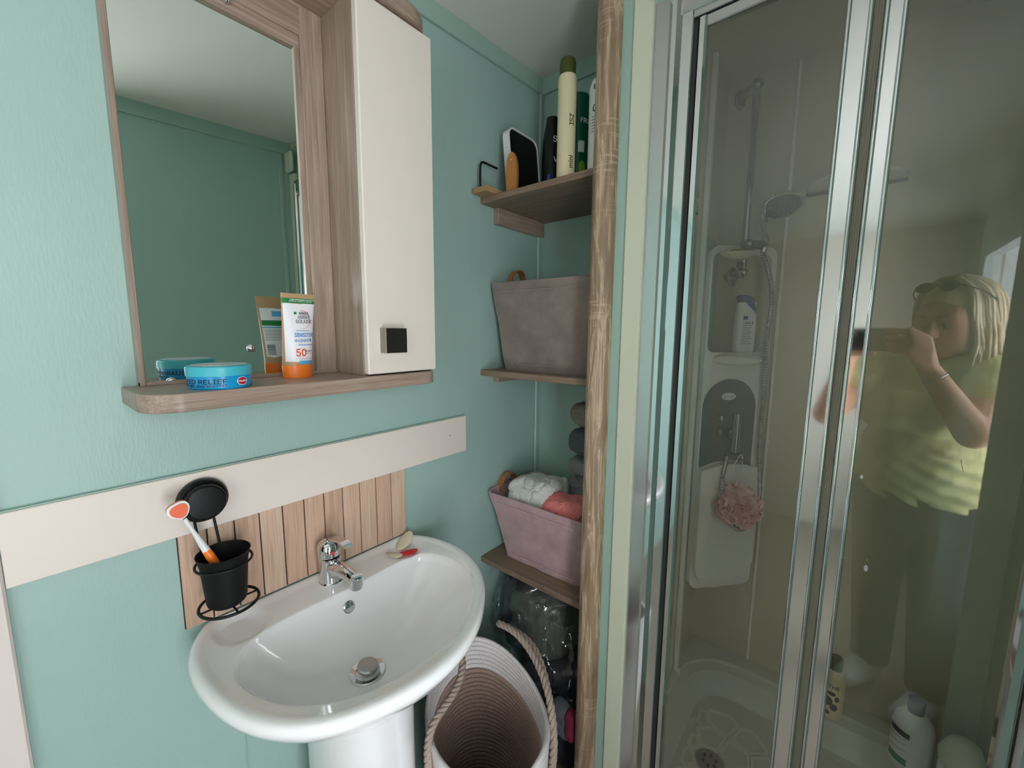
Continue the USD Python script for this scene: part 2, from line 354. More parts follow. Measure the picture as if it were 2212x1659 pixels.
struct('trim_8', cat(bx(XS - 0.010, XS + 0.012, -0.30, -0.255, 0, H + 0.70, 0.003), bx(XS - 0.03, XS - .010, -0.30, -0.235, H + .70, H + .79, .01)), CREAMG)
struct('trim_9', bx(-0.135, -0.035, YM - 0.014, YM, 0, H + 0.62, 0.003), CASING)
struct('trim_10', bx(XS - 0.0, XS + 0.012, 0.335, 0.369, 0, H + 0.66), SATIN)
struct('trim_11', bx(0.235, 0.237, YM - .002, YM, 0, H - .62, .0008), TRIMG)

# ================================================================== corner post
t = Thing('corner_post', 'tall round oak-effect post at the end of the shelf niche', 'post', (0.9, 0.466, 0))
pz = ceil_z(.9)
WPOST = usdkit.material(stage, '/World/Looks/limed_oak_post', {
    'g': ('geometry', {}), 'm': ('mapping', dict(scale=(52, 52, 4.6))), 'w': ('noise_texture', dict(scale=1.0, detail=5.0, roughness=0.6, distortion=1.4)),
    'm2': ('mapping', dict(scale=(150, 150, 5))), 'n2': ('noise_texture', dict(scale=1.0, detail=4.0)),
    'r': ('rgb_ramp', {'ramp': [(0.30, lin((138, 112, 90))), (0.5, lin((164, 138, 112))), (0.56, lin((204, 182, 156))), (0.62, lin((166, 140, 115))), (0.8, lin((184, 160, 134)))]}),
    'r2': ('rgb_ramp', {'ramp': [(0.4, (0.8, 0.8, 0.8)), (0.62, (1.08, 1.08, 1.08))]}),
    'm3': ('mapping', dict(scale=(14, 14, 190))), 'n3': ('noise_texture', dict(scale=1.0, detail=1.0)), 'm4': ('mapping', dict(scale=(1, 1, 6.0))), 'n4': ('noise_texture', dict(scale=1.0, detail=2.0)),
    'r3': ('rgb_ramp', {'ramp': [(0.60, (0, 0, 0)), (0.68, (1, 1, 1))]}), 'r4': ('rgb_ramp', {'ramp': [(0.52, (0, 0, 0)), (0.6, (.5, .5, .5))]}),
    'x': ('mix_color', dict(blend_type='multiply', fac=0.9)), 'k': ('mix_color', dict(blend_type='multiply', fac=1.0)), 'sb': ('rgb_to_bw', {}),
    'y': ('mix_color', dict(b=lin((206, 184, 156)))), 'bp': ('bump', dict(strength=0.2, distance=0.001)), 'p': ('principled_bsdf', dict(roughness=0.45))},
    [('g.position', 'm.vector'), ('m.vector', 'w.vector'), ('w.fac', 'r.fac'), ('g.position', 'm2.vector'), ('m2.vector', 'n2.vector'), ('n2.fac', 'r2.fac'), ('r.color', 'x.a'), ('r2.color', 'x.b'),
     ('g.position', 'm3.vector'), ('m3.vector', 'n3.vector'), ('n3.fac', 'r3.fac'), ('g.position', 'm4.vector'), ('m4.vector', 'n4.vector'), ('n4.fac', 'r4.fac'), ('r3.color', 'k.a'), ('r4.color', 'k.b'), ('k.result', 'sb.color'),
     ('sb.val', 'y.fac'), ('x.result', 'y.a'), ('y.result', 'p.base_color'), ('w.fac', 'bp.height'), ('bp.normal', 'p.normal')], surface='p.BSDF')
t.part('shaft', lathe([(0, 0), (0.0295, 0), (0.0295, pz - .002), (0, pz - .002)], 40).apply_translation([0.9, 0.466, 0]), WPOST)

# ================================================================== mirror cabinet
ZS = H - 0.094
t = Thing('mirror_cabinet', 'oak-effect mirror unit with a cream cupboard door and rounded lower shelf', 'cabinet', (0.37, 0.9, ZS - .028))
out = arc(0.632 - .03, 0.74 + .03, .03, -90, 0, 10) + [(0.632, 0.9), (0.108, 0.9)] + arc(0.108 + .05, 0.74 + .05, .05, 180, 270, 14)
t.part('shelf', plate(out, ZS - 0.028, ZS, 0.003), WX)
out2 = arc(0.636 - .07, 0.735 + .07, .07, -90, 0, 14) + [(0.636, 0.9), (0.108, 0.9)] + arc(0.108 + .05, 0.735 + .05, .05, 180, 270, 14)
t.part('top_board', plate(out2, H + 0.617, H + 0.645, 0.003), WX)
t.part('backboard', bx(0.128, 0.632, 0.887, 0.9, ZS, H + 0.617, .001), WZ)
f = t.part('frame', cat(bx(0.412, 0.457, 0.874, 0.887, ZS, H + 0.617, .0015), bx(0.402, 0.413, 0.879, 0.887, ZS + .006, H + 0.541, .001)), WZ)
t.part('top_rail', cat(bx(0.128, 0.457, 0.8745, 0.887, H + 0.562, H + 0.617, .0015), bx(0.128, 0.413, 0.879, 0.887, H + 0.539, H + 0.563, .001)), WX)
t.part('bottom_rail', bx(0.128, 0.457, 0.873, 0.887, ZS, ZS + .0065, .001), WX)
t.part('side_strip', bx(0.128, 0.1355, 0.872, 0.887, ZS, H + 0.617, .001), WZ)
m = t.part('mirror_glass', bx(0.1355, 0.403, 0.880, 0.886, ZS + .0065, H + 0.5395), MIRR, False, label='mirror reflecting the opposite green wall')
for (x, z) in ((0.292, H - 0.037), (0.169, ZS + .004), (0.291, H + 0.557)):
    t.part('mirror_screw', aim(lathe([(0, 0), (.0075, 0), (.0075, .002), (.006, .0045), (.003, .006), (0, .0065)], 20), (x, 0.880 if z < H + .5 else .876, z), (0, -1, 0)), CHROME)
t.part('side_panel', bx(0.457, 0.472, 0.766, 0.887, ZS, H + 0.617, .001), WZ)
t.part('side_panel', bx(0.617, 0.632, 0.766, 0.887, ZS, H + 0.617, .001), WZ)
d = t.part('door', bx(0.457, 0.632, 0.748, 0.765, ZS + .003, H + 0.614, .0022), DOORC)
k = t.part('handle', bx(0.485, 0.535, 0.7262, 0.748, H - .0475, H + .003, .0006), KNOBS, parent=d, label='square black door knob')
t.part('knob_face', bx(0.4853, 0.5347, 0.7255, 0.7262, H - .0472, H + .0027), KNOBF, parent=d)

# ---- balm tin
tc = np.array([0.213, 0.786, ZS])
t = Thing('balm_tin', 'flat round teal and blue balm tin on the mirror shelf', 'tin', tc)
t.part('base', T(lathe([(0, 0), (.041, 0), (.0425, .0015), (.043, .004), (.043, .022), (0, .022)], 64), tc), TINB)
l = t.part('lid', T(lathe([(.0405, .0205), (.0445, .0205), (.0447, .0215), (.0447, .0310), (.0438, .0345), (.041, .0362), (0, .0364)], 64), tc), TEAL)
t.part('lid_label', T(lathe([(0, .0363), (.038, .0363), (.038, .0368), (0, .0369)], 64), tc), FOIL, parent=l)
vd = -tc[:2] / np.linalg.norm(tc[:2])
a = text('GUARANTEED RELIEF', .0068, .0003, True); a.apply_scale([1.25, 1, 1]); a.apply_translation([-a.bounds[1][0], 0, 0])
b = text('EXTREMELY DRY, CRACKED FEET', .0036, .0003, True); b.apply_scale([1.15, 1, 1]); b.apply_translation([-b.bounds[1][0], 0, 0])
t.part('lettering', cat(wrap(a, tc, .043, vd, ZS + .0092, .0085), wrap(b, tc, .043, vd, ZS + .0042, .0085)), TINK, False)
ov = extr([(0.0092 * math.cos(q), 0.0066 * math.sin(q)) for q in np.linspace(0, 2 * PI, 40)[:-1]], .0002)
ov2 = extr([(0.0082 * math.cos(q), 0.0057 * math.sin(q)) for q in np.linspace(0, 2 * PI, 40)[:-1]], .0004)
b1 = t.part('badge', wrap(ov, tc, .043, vd, ZS + .0112, .0315), WHT, False)
t.part('badge_field', wrap(ov2, tc, .043, vd, ZS + .0112, .0315), INKR, False, parent=b1)
t.part('badge_lettering', wrap(text("O'Keeffe's", .0026, .0007, True, True), tc, .043, vd, ZS + .0100, .0315), WHT, False, parent=b1)

# ---- sunscreen tube
bc = np.array([0.357, 0.838, ZS])
t = Thing('sunscreen_tube', 'upright sunscreen tube with white label and orange cap on the mirror shelf', 'tube', bc)
fx = np.array([0.995, 0.06, 0]); fx /= np.linalg.norm(fx); fy = np.array([-fx[1], fx[0], 0])          # tube's own right and back
TH0, TH1 = .0235, .160
def tube_p(u, v, o=0.0, back=False):
    """front surface: u across -1..1, v up 0..1"""
    u, v = np.asarray(u, float), np.asarray(v, float)
    hw = .0275 + .0050 * v ** 1.5; dp = .0180 * (1 - v ** 1.35) + .0009
    s = np.sign(u) * np.minimum(np.abs(u), 1); x = hw * np.sin(s * PI / 2); y = -(dp + o) * np.cos(s * PI / 2)
    if back: y = -y
    z = TH0 + (TH1 - TH0) * v; lean = -.018 * v
    return bc + np.stack(np.broadcast_arrays(x, x * 0, x * 0), -1)[..., :1] * fx + (y + lean)[..., None] * fy + np.stack([0 * z, 0 * z, z], -1)
us = np.linspace(-1, 1, 25)
R = [np.vstack([tube_p(us, np.full(25, v)), tube_p(us[::-1][1:-1], np.full(23, v), 0, True)]) for v in np.linspace(0, 1, 24)]
body = t.part('body', rings(R), KRAFT)
t.part('cap', basis(lathe([(0, 0), (.0265, 0), (.0275, .001), (.0282, .023), (.0272, .0245), (0, .0245)], 48, 1, .70), bc, fx, fy, (0, 0, 1)), ORG)
def patch(u0, u1, v0, v1, o, back=False, edge=0.0, seed=0, nu=16, nv=16):
    u, v = np.meshgrid(np.linspace(u0, u1, nu), np.linspace(0, 1, nv))
    rr = np.random.RandomState(seed); wl = edge * np.cumsum(rr.randn(nu)) / 3; wh = edge * np.cumsum(rr.randn(nu)) / 3
    V = (v0 + wl)[None] * (1 - v) + (v1 + wh)[None] * v
    P = np.stack([tube_p(u, V, o, back), tube_p(u, V, o - .0004, back)])
    return rings(np.concatenate([P[0], P[1][:, ::-1]], 1)) if False else grid_solid(P[0], P[1])
def grid_solid(A, B):
    n, m = A.shape[:2]; V = np.concatenate([A.reshape(-1, 3), B.reshape(-1, 3)]); F = []; o = n * m
    for i in range(n - 1):
        for j in range(m - 1):
            a, b, c, d = i * m + j, i * m + j + 1, (i + 1) * m + j + 1, (i + 1) * m + j
            F += [(a, b, c), (a, c, d), (o + a, o + c, o + b), (o + a, o + d, o + c)]
    ed = [(i * m, (i + 1) * m) for i in range(n - 1)] + [((i + 1) * m + m - 1, i * m + m - 1) for i in range(n - 1)] + [(j + 1, j) for j in range(m - 1)] + [((n - 1) * m + j, (n - 1) * m + j + 1) for j in range(m - 1)]
    for a, b in ed: F += [(a, b, o + b), (a, o + b, o + a)]
    return trimesh.Trimesh(V, F, process=False)
def tube_text(s, h, x, v, o=.0012, bold=False, centre=False, back=False, squeeze=1.0):
    """x: metres from the middle line, v: height share of the first baseline"""
    m = text(s, h, .0002, bold, centre)
    m = m.subdivide() if len(m.faces) < 3000 else m
    x = x * 1.12 - .0045; p = np.asarray(m.vertices) * np.array([1.12, 1.06, 1]); vv = v + p[:, 1] / (TH1 - TH0); hw = .0275 + .0050 * vv ** 1.5
    u = np.arcsin(np.clip((x + p[:, 0] * squeeze) / hw, -.99, .99)) * 2 / PI
    if back: u = -u
    m.vertices = tube_p(u, vv, o + p[:, 2], back); return m
lb = t.part('label', patch(-.78, .97, .06, .86, .0005, edge=.012, seed=4), LABW, 60, label='white front label')
t.part('top_band', patch(-.97, .97, .868, .935, .0006), INKG, 60, label='green band')
t.part('label_lettering', cat(tube_text('TUBE INTEGRANT DU CARTON', .0022, -.012, .907, bold=True), tube_text('PRODUIT A BASE DE CARTON', .0020, -.013, .885)), WHT, False, parent=lb)
t.part('label_lettering', cat(tube_text('ARNIER', .0044, .0015, .715, bold=True, squeeze=.75), tube_text('AMBRE', .0062, -.0005, .655, squeeze=.75), tube_text('SOLAIRE', .0062, -.0045, .595, squeeze=.8)), INKK, False, parent=lb)
t.part('leaf_emblem', grid_solid(*[tube_p(*np.moveaxis(np.array([[(-.19 + .055 * r * math.cos(a), .732 + .019 * r * math.sin(a)) for a in np.linspace(0, 2 * PI, 16)] for r in (.02, 1)]), -1, 0), o) for o in (.0012, .0008)]), INKG, False, parent=lb)
aa = np.linspace(-1.9, 1.7, 40)
ring = tube_p(.08 + .36 * np.cos(aa), .645 + .125 * np.sin(aa), .0010)
t.part('circle_line', tube(ring, np.linspace(.0002, .00045, 40), 6), INKO, True, parent=lb)
t.part('label_lettering', cat(tube_text('SENSITIVE', .0068, -.0075, .405, bold=True, squeeze=.72), tube_text('expert', .0062, -.0075, .335, squeeze=.95), tube_text('+', .0085, .0165, .333, bold=True)), INKB, False, parent=lb)
t.part('label_lettering', cat(tube_text('50', .0130, -.0070, .135, bold=True, squeeze=.8), tube_text('+', .0045, .0080, .205, bold=True), tube_text('PROTECT', .0022, .0105, .165, squeeze=.9)), INKO, False, parent=lb)
t.part('label_lettering', tube_text('CERAMIDE', .0024, .0095, .195, squeeze=.8), INKK, False, parent=lb)
t.part('label_line', cat(patch(-.2, .4, .488, .495, .0009), patch(-.15, .7, .288, .297, .0009)), INKB, False, parent=lb)
t.part('label_line', patch(-.13, .95, .098, .102, .0009), INKO, False, parent=lb)
t.part('label_band', patch(-.12, .96, .025, .070, .0009, edge=.002, seed=2), INKLB, False, parent=lb)
lk = t.part('back_label', patch(-.70, .70, .10, .82, .0005, True, .010, 8), LABW, 60, label='white back label with small print')
t.part('back_band', patch(-.70, .70, .56, .64, .0008, True), INKG, 60, parent=lk)
t.part('back_band', patch(-.15, .70, .70, .78, .0008, True), INKLB, 60, parent=lk)
t.part('back_line', patch(-.70, .70, .525, .545, .0008, True), INKLB, 60, parent=lk)
t.part('small_print', cat([patch(-.62, .62 - .1 * (i % 3), .34 + .016 * i, .346 + .016 * i, .0008, True) for i in range(11)]), INKGY, False, parent=lk)
rb = np.random.RandomState(3); bars = []; v = .13
while v < .285:
    h = rb.choice([.0022, .0040, .0065]); bars.append(patch(-.60, -.22, v, v + h, .0008, True, nu=4, nv=3)); v += h + rb.choice([.003, .005])
t.part('barcode', cat(bars), INKK, False, parent=lk)

# ================================================================== cream strip and splashback
t = Thing('wall_strip', 'long cream board fixed level along the wall above the basin', 'board', (0.4, 0.9, H - .312))
s0 = t.part('board', bx(-0.034, 0.865, 0.8885, 0.9, H - .367, H - .2575, .0012), CREAM)
t.part('sealant_bead', bx(-0.034, 0.865, 0.893, 0.9, H - .2575, H - .2555), TRIMG)
t.part('screw', aim(lathe([(0, 0), (.0022, 0), (.0016, .0007), (0, .0004)], 14), (0.798, 0.8885, H - .307), (0, -1, 0)), STEEL)
t = Thing('splashback', 'splashback of narrow vertical oak-look planks behind the tap', 'splashback', (0.4, 0.9, H - .537))
t.part('backing', bx(0.157, 0.641, 0.897, 0.9, H - .548, H - .3675), GROOVE)
for i in range(11):
    x0 = 0.157 + .0440 * i
    t.part('plank', bx(x0 + .0013, x0 + .0440 - .0013, 0.8925, 0.8975, H - .5475, H - .3675, .0006), PLK[(i * 7 + i // 3) % 3])

# ================================================================== basin
CX, CY, ZR = 0.412, 0.69, H - 0.55
op = spline([(.184, .9), (.150, .845), (.135, .768), (.137, .715), (.150, .645), (.180, .577), (.225, .527), (.290, .492), (.365, .473), (.440, .474), (.510, .497), (.570, .535), (.620, .580), (.662, .640), (.687, .715), (.689, .768), (.672, .845), (.640, .9)], 220)
ip = spline([(.262, .800), (.215, .782), (.187, .745), (.181, .700), (.192, .650), (.222, .595), (.275, .548), (.345, .520), (.412, .512), (.480, .520), (.545, .545), (.597, .590), (.630, .645), (.643, .700), (.637, .750), (.612, .790), (.570, .802), (.412, .798)], 220, True)
NT = 192; th = np.linspace(-PI, PI, NT, endpoint=False)
def radial(P):
    a = np.arctan2(P[:, 1] - CY, P[:, 0] - CX); r = np.hypot(P[:, 0] - CX, P[:, 1] - CY); o = np.argsort(a)
    return np.interp(th, np.r_[a[o][-1] - 2 * PI, a[o], a[o][0] + 2 * PI], np.r_[r[o][-1], r[o], r[o][0]])
bk = np.stack([np.linspace(.640, .184, 80), np.full(80, .9)], 1)
RO = radial(np.vstack([op, bk[1:-1]])); RI = radial(ip)
def sst(a, b, x): x = np.clip((x - a) / (b - a), 0, 1); return x * x * (3 - 2 * x)
def deck_dent(x, y):
    d = 0
    for cx in (0.228, 0.596):
        q = np.hypot((x - cx) / .046, (y - .842) / .046); d = d + .0075 * (1 - sst(.72, 1.0, q))
    d = d - .006 * sst(.872, .89, y)
    return d
prof = [(.22, None, -.158), (.30, None, -.158), (.46, None, -.158), (.60, None, -.122), (.76, None, -.084), (.90, None, -.050), (.975, None, -.028), (1, None, -.016), (1, -.0008, -.009), (1, -.003, -.004), (1, -.007, -.0008), (1, -.013, 0), (1, -.019, -.001), (1, -.026, -.004)]
RR, ZZ = [], []
for k_, off, z in prof:
    RR.append(RO * k_ + (off or 0)); ZZ.append(np.full(NT, z))
ND = len(RR)
for q in np.linspace(.10, 1, 16):
    RR.append((RO - .026) * (1 - q) + (RI + .003) * q); ZZ.append(np.full(NT, -.004 - .005 * q))
def bowl_k(k): return -.012 - .118 * (1 - k ** 2.6)
RR.append(RI - .002); ZZ.append(np.full(NT, -.0105))
for k in (.975, .95, .91, .86, .80, .72, .64, .55, .45, .35, .26, .18, .12): RR.append(RI * k); ZZ.append(np.full(NT, bowl_k(k)))
RR, ZZ = np.array(RR), np.array(ZZ)
DX = -.018                                   # the waste sits left of the middle
kk = np.clip(RR / RI[None], 0, 1); inner = np.arange(len(RR))[:, None] > ND + 15
xs = CX + RR * np.cos(th); ys = CY + RR * np.sin(th)
xs = np.where(inner, xs + DX * (1 - kk) ** 1.0, xs)
isdeck = (np.arange(len(RR))[:, None] >= ND - 1) & (np.arange(len(RR))[:, None] <= ND + 15)
ZZ = ZZ - np.where(isdeck, deck_dent(xs, ys), 0)
t = Thing('wash_basin', 'white oval ceramic wash basin with a flat tap ledge', 'basin', (CX, .9, ZR - .2))
t.part('bowl', rings(np.stack([xs, ys, ZR + ZZ], -1)), CERA, 50)
WCX, WCY = CX + DX, CY
zw = ZR + bowl_k(.12)
w_ = t.part('waste_ring', T(lathe([(.0, -.002), (.033, -.002), (.0345, .001), (.033, .0035), (.024, .0015), (.021, -.004), (0, -.005)], 48), (WCX, WCY, zw + .0015)), CHROME)
plug = lathe([(0, 0), (.009, 0), (.009, .006), (.0195, .007), (.0205, .009), (.0205, .0125), (.018, .0148), (0, .0155)], 48); plug.apply_transform(trimesh.transformations.rotation_matrix(.13, (1, .4, 0)))
t.part('plug', T(plug, (WCX, WCY, zw + .004)), STEEL, parent=w_)
oc = np.array([0.412, CY + .1085 * .89, ZR + bowl_k(.89) + .0005]); on = np.array([0, -.92, .39])
o_ = t.part('overflow_ring', aim(lathe([(.0075, 0), (.0125, 0), (.013, .0015), (.0125, .0025), (.0115, .0015), (0.0075, .001)], 32), oc, on), CHROME)
t.part('overflow_cap', aim(lathe([(0, .0005), (.0105, .0005), (.0105, .0035), (.0095, .0045), (0, .005)], 32), oc, on), CHROME, parent=o_)

t = Thing('basin_pedestal', 'white ceramic pedestal standing under the wash basin', 'pedestal', (.40, .74, 0))
R = []
for z, k in ((0, 1.18), (.02, 1.18), (.05, 1.1), (.2, 1.0), (.5, .98), (.56, .98), (.66, .98), (ZR - .1583, 1.0)):
    a = np.linspace(0, 2 * PI, 64, endpoint=False); c_, s_ = np.cos(a), np.sin(a)
    R.append(np.stack([.40 + .094 * k * np.sign(c_) * np.abs(c_) ** .8, .735 + .125 * k * np.sign(s_) * np.abs(s_) ** .85, np.full(64, z)], -1))
t.part('column', rings(R), CERA, 60)

# ---- mixer tap
tb = np.array([.410, .856, ZR - .009])
t = Thing('mixer_tap', 'short chrome single-lever mixer tap on the basin ledge', 'tap', tb)
t.part('base_ring', T(lathe([(0, 0), (.0255, 0), (.026, .003), (.024, .006), (.0225, .007), (0, .007)], 48), tb), CHROME)
bd = t.part('body', T(lathe([(0, .005), (.0240, .006), (.0232, .03), (.0228, .048), (.0238, .054), (.0238, .057), (.0215, .059), (0, .059)], 48), tb), CHROME)
hd = lathe([(0, 0), (.0215, 0), (.0235, .003), (.0242, .014), (.0232, .026), (.0185, .035), (.010, .0395), (0, .0405)], 48); hd.apply_transform(trimesh.transformations.rotation_matrix(-.16, (1, 0, 0)))
t.part('head', T(hd, tb + [0, .001, .058]), CHROME)
sp = spline([tb + [0, -.010, .036], tb + [0, -.04, .044], tb + [.002, -.075, .045], tb + [.004, -.096, .041]], 24)
t.part('spout', tube(sp, np.linspace(.0165, .0128, 24), 20), CHROME, 60)
t.part('spout_nozzle', cat(aim(lathe([(0, 0), (.0110, 0), (.0135, .003), (.0140, .022), (.011, .029), (0, .0305)], 32), tb + [.004, -.099, .023], (0, -.22, 1))), CHROME)
lv = spline([tb + [0, .012, .093], tb + [0, -.012, .104], tb + [0, -.040, .1115], tb + [0, -.066, .114], tb + [0, -.083, .110]], 20)
t.part('lever', ribbon(lv, (1, 0, 0), .019, .0042).subdivide(), CHROME, 50)
t.part('temperature_dot', aim(lathe([(0, 0), (.0045, 0), (.004, .001), (0, .0015)], 20), tb + [-.006, -.0255, .076], (-.25, -1, .12)), INKR)

# ---- soap slivers
zl = ZR - .0075 - .0085
def petal(c, L, W, ang, tilt, th_=.0045):
    m = sphere((0, 0, 0), (L / 2, W / 2, th_), 4); v = m.vertices; m.vertices = np.c_[v[:, 0], v[:, 1], v[:, 2] + .12 * L * (v[:, 0] / L) ** 2 * 2]
    m.apply_transform(trimesh.transformations.rotation_matrix(tilt, (0, 1, 0))); m.apply_transform(trimesh.transformations.rotation_matrix(ang, (0, 0, 1))); return T(m, c)
for nm, lab, c, L, W, ang, tilt, mm in (('soap_sliver', 'small cream oval soap sliver nearest the tap', (.562, .842, zl + .0045), .050, .027, -.95, 0, SOAP),
        ('soap_sliver', 'larger cream oval soap sliver leaning over the red one', (.612, .860, zl + .0165), .060, .034, .35, -.42, SOAP),
        ('soap_sliver', 'translucent red soap sliver lying on the basin ledge', (.596, .824, zl + .0045), .046, .024, -.38, 0, RED)):
    t = Thing(nm, lab, 'soap', (c[0], c[1], zl), 'soap slivers on the basin ledge'); t.part('sliver', petal(c, L, W, ang, tilt), mm, True)

# ---- cup holder, cup, tongue cleaner
t = Thing('cup_holder', 'black suction holder with wire rings on the cream strip', 'holder', (.197, .8885, H - .308))
dsc = lathe([(0, 0), (.0375, 0), (.0395, .003), (.0392, .010), (.0370, .0155), (.0345, .0170), (.0335, .0165), (.0325, .0185), (.0318, .0270), (.0300, .0295), (.0270, .0305), (0, .0318)], 64)
t.part('suction_disc', aim(dsc, (.197, .8885, H - .308), (0, -1, 0)), BLK, 40)
cc = np.array([.2085, .832])
def circ(c, r, z, n=64): a = np.linspace(0, 2 * PI, n, endpoint=False); return np.stack([c[0] + r * np.cos(a), c[1] + r * np.sin(a), np.full(n, z)], -1)
t.part('upper_ring', tube(circ(cc, .0425, H - .412), .0021, 8, True), BLK, 60)
t.part('lower_ring', tube(circ(cc + [.003, 0], .0455, H - .4925), .0026, 8, True), BLK, 60)
for dx in (-.016, .013):
    t.part('arm', tube(spline([(.197 + dx, .882, H - .335), (.199 + dx, .880, H - .36), (.2035 + dx, .8745, H - .412), (.208 + dx, .876, H - .470), (.2105 + dx, .8775, H - .4925)], 24), .0022, 8), BLK, 60)
t.part('cup_rest', cat(cyl((cc[0] + .003, cc[1] - .045, H - .4925), (cc[0] + .003, cc[1] + .045, H - .4925), .0018, 8), cyl((cc[0] - .0425, cc[1], H - .4925), (cc[0] + .048, cc[1], H - .4925), .0018, 8)), BLK, 60)
t = Thing('toothbrush_cup', 'matt black tapered cup sitting in the wire rings', 'cup', (cc[0], cc[1], H - .4902))
t.part('cup_wall', T(lathe([(0, -.4902), (.026, -.4902), (.0295, -.487), (.031, -.482), (.0365, -.412), (.0405, -.396), (.0415, -.394), (.0402, -.393), (.0355, -.410), (.030, -.478), (.024, -.482), (0, -.4825)], 64), (cc[0], cc[1], H)), BLKM, 50)
p0, p1 = np.array([.2000, .8200, H - .425]), np.array([.1545, .835, H - .3025]); ax = (p1 - p0) / np.linalg.norm(p1 - p0); L = np.linalg.norm(p1 - p0)
sd = np.cross(ax, [0, -1, 0]); sd /= np.linalg.norm(sd); nn_ = np.cross(sd, ax)
if nn_[1] > 0: nn_ = -nn_; sd = -sd
t = Thing('tongue_cleaner', 'white and orange tongue cleaner leaning in the black cup', 'brush', p0)
def at_(s): return p0 + ax * s
t.part('handle', tube([at_(s) for s in np.linspace(0.049, L - .014, 20)], np.interp(np.linspace(0, 1, 20), [0, .2, .6, 1], [.0062, .0055, .0032, .0034]), 12), WHT, 60)
t.part('grip', tube([at_(s) for s in np.linspace(0.017, .050, 10)], np.interp(np.linspace(0, 1, 10), [0, .5, 1], [.0066, .0072, .0064]), 12), ORG, 60)
t.part('handle_end', tube([at_(s) for s in np.linspace(.002, .0175, 8)], np.interp(np.linspace(0, 1, 8), [0, .3, 1], [.004, .006, .0066]), 12), WHT, 60)
hs = [(-.0135, .012), (-.0150, .004), (-.0095, -.0065), (-.004, -.011), (.004, -.011), (.0095, -.0065), (.0150, .004), (.0135, .012), (0, .0165)]
hp = np.array(Polygon(spline(np.array(hs), 60, True)).exterior.coords)[:-1]
def head_shape(k, z0, z1): return basis(extr(hp * k, z1 - z0), p1 + nn_ * z0 + ax * (0), sd, ax, nn_)
h_ = t.part('head', head_shape(1.0, -.004, .002), WHT, 30)
t.part('scraper', basis(extr(hp * [.98, .9], .004), p1 + nn_ * -.0085 + ax * .002, sd, ax, nn_), ORGR, 30, parent=h_)
t.part('scraper_pad', head_shape(.80, .002, .004), ORGR, 30, parent=h_)

# ================================================================== niche shelves
def shelf(z0, z1, lab, bz):
    t = Thing('niche_shelf', lab, 'shelf', (1.09, .7, H + z0))
    t.part('board', bx(.94, 1.2499, .4951, .8999, H + z0, H + z1, .0012), WY)
    t.part('support_batten', bx(1.0, 1.245, .878, .8999, H + z0 - bz, H + z0, .0012), WX)
shelf(.377, .394, 'top oak-look shelf in the niche holding bottles and a small mirror', .048)
shelf(-.141, -.123, 'middle oak-look shelf in the niche under the taupe basket', .026)
shelf(-.770, -.752, 'lowest oak-look shelf in the niche under the pink basket', .03)
S1 = H + .394
# ---- small block with wire loop
t = Thing('wire_stand', 'small beech block with a black wire loop at the end of the top shelf', 'stand', (.97, .86, S1))
t.part('block', bx(.900, 1.0, .838, .893, S1, S1 + .015, .001), BLOCKW)
t.part('wire_loop', tube(spline([(.912, .872, S1 + .012), (.912, .872, S1 + .07), (.914, .872, S1 + .082), (.920, .872, S1 + .0885), (.93, .872, S1 + .090), (.985, .872, S1 + .090)], 50), .0031, 8), BLK, 60)
# ---- bamboo brush
t = Thing('bamboo_brush', 'upright bamboo brush handle in front of the small mirror', 'brush', (.966, .79, S1))
hb = np.array([(-.0165, 0), (-.0175, .045), (-.0165, .075), (-.012, .095), (-.006, .105), (0, .108), (.006, .105), (.012, .095), (.0165, .075), (.0175, .045), (.0165, 0)])
m = extr(hb, .012); m = basis(m, (.966, .793, S1), np.array([.2, -.98, 0]), (0, 0, 1), np.array([-.98, -.2, 0]))
t.part('handle', m, BAMB, 30); t.part('rivet', aim(lathe([(0, 0), (.0018, 0), (0, .001)], 12), (.9535, .791, S1 + .086), (-.98, -.2, 0)), WHT)
# ---- small white framed mirror
t = Thing('table_mirror', 'small rounded white framed mirror standing on the top shelf', 'mirror', (1.08, .825, S1))
ln = np.radians(6); eY = np.array([0, math.sin(ln), math.cos(ln)]); eN = np.array([0, -math.cos(ln), math.sin(ln)])
mo = rrect(0, .148, 0, .205, .028, 8); mi = rrect(.004, .144, .004, .201, .025, 8)
fr = extr(Polygon(mo, [mi]), .024)
t.part('frame', basis(fr, (.992, .838, S1), (1, 0, 0), eY, eN), WHT, 30)
t.part('mirror_glass', basis(extr(mi, .004), np.array([.992, .838, S1]) + eN * .016, (1, 0, 0), eY, eN), GLSBLK, False)
# ---- bottles on the top shelf
def dirc(c): d = -np.asarray(c[:2], float); return d / np.linalg.norm(d)
def bottle(name, lab, catg, c, prof, bm, cap, cm, group='bottles on the top shelf', n=40, sx=1.0, sy=1.0):
    t = Thing(name, lab, catg, c, group); t.part('body', T(lathe(prof, n, sx, sy), c), bm, 50)
    if cap is not None: t.part('cap', T(lathe(cap, n, sx, sy), c), cm, 40)
    return t
c = np.array([.990, .632, S1])
t = bottle('spray_can', 'tall cream spray can with an olive green cap', 'spray can', c, [(0, 0), (.0235, 0), (.0245, .003), (.0245, .252), (.022, .262), (0, .263)], CREAMB, [(0, .262), (.0205, .262), (.0210, .292), (.0185, .302), (0, .304)], OLIVE)
for s_, x_, z_, k_ in (('ISZ', .0195, .165, OLIVE), ('mini', .0195, .060, OLIVE)):
    m = text(s_, .012, .0004, True); m.apply_transform(trimesh.transformations.rotation_matrix(PI / 2, (0, 0, 1))); t.part('lettering', wrap(m, c, .0245, dirc(c), S1 + z_ - .03, x_), k_, False)
c = np.array([1.085, .655, S1])
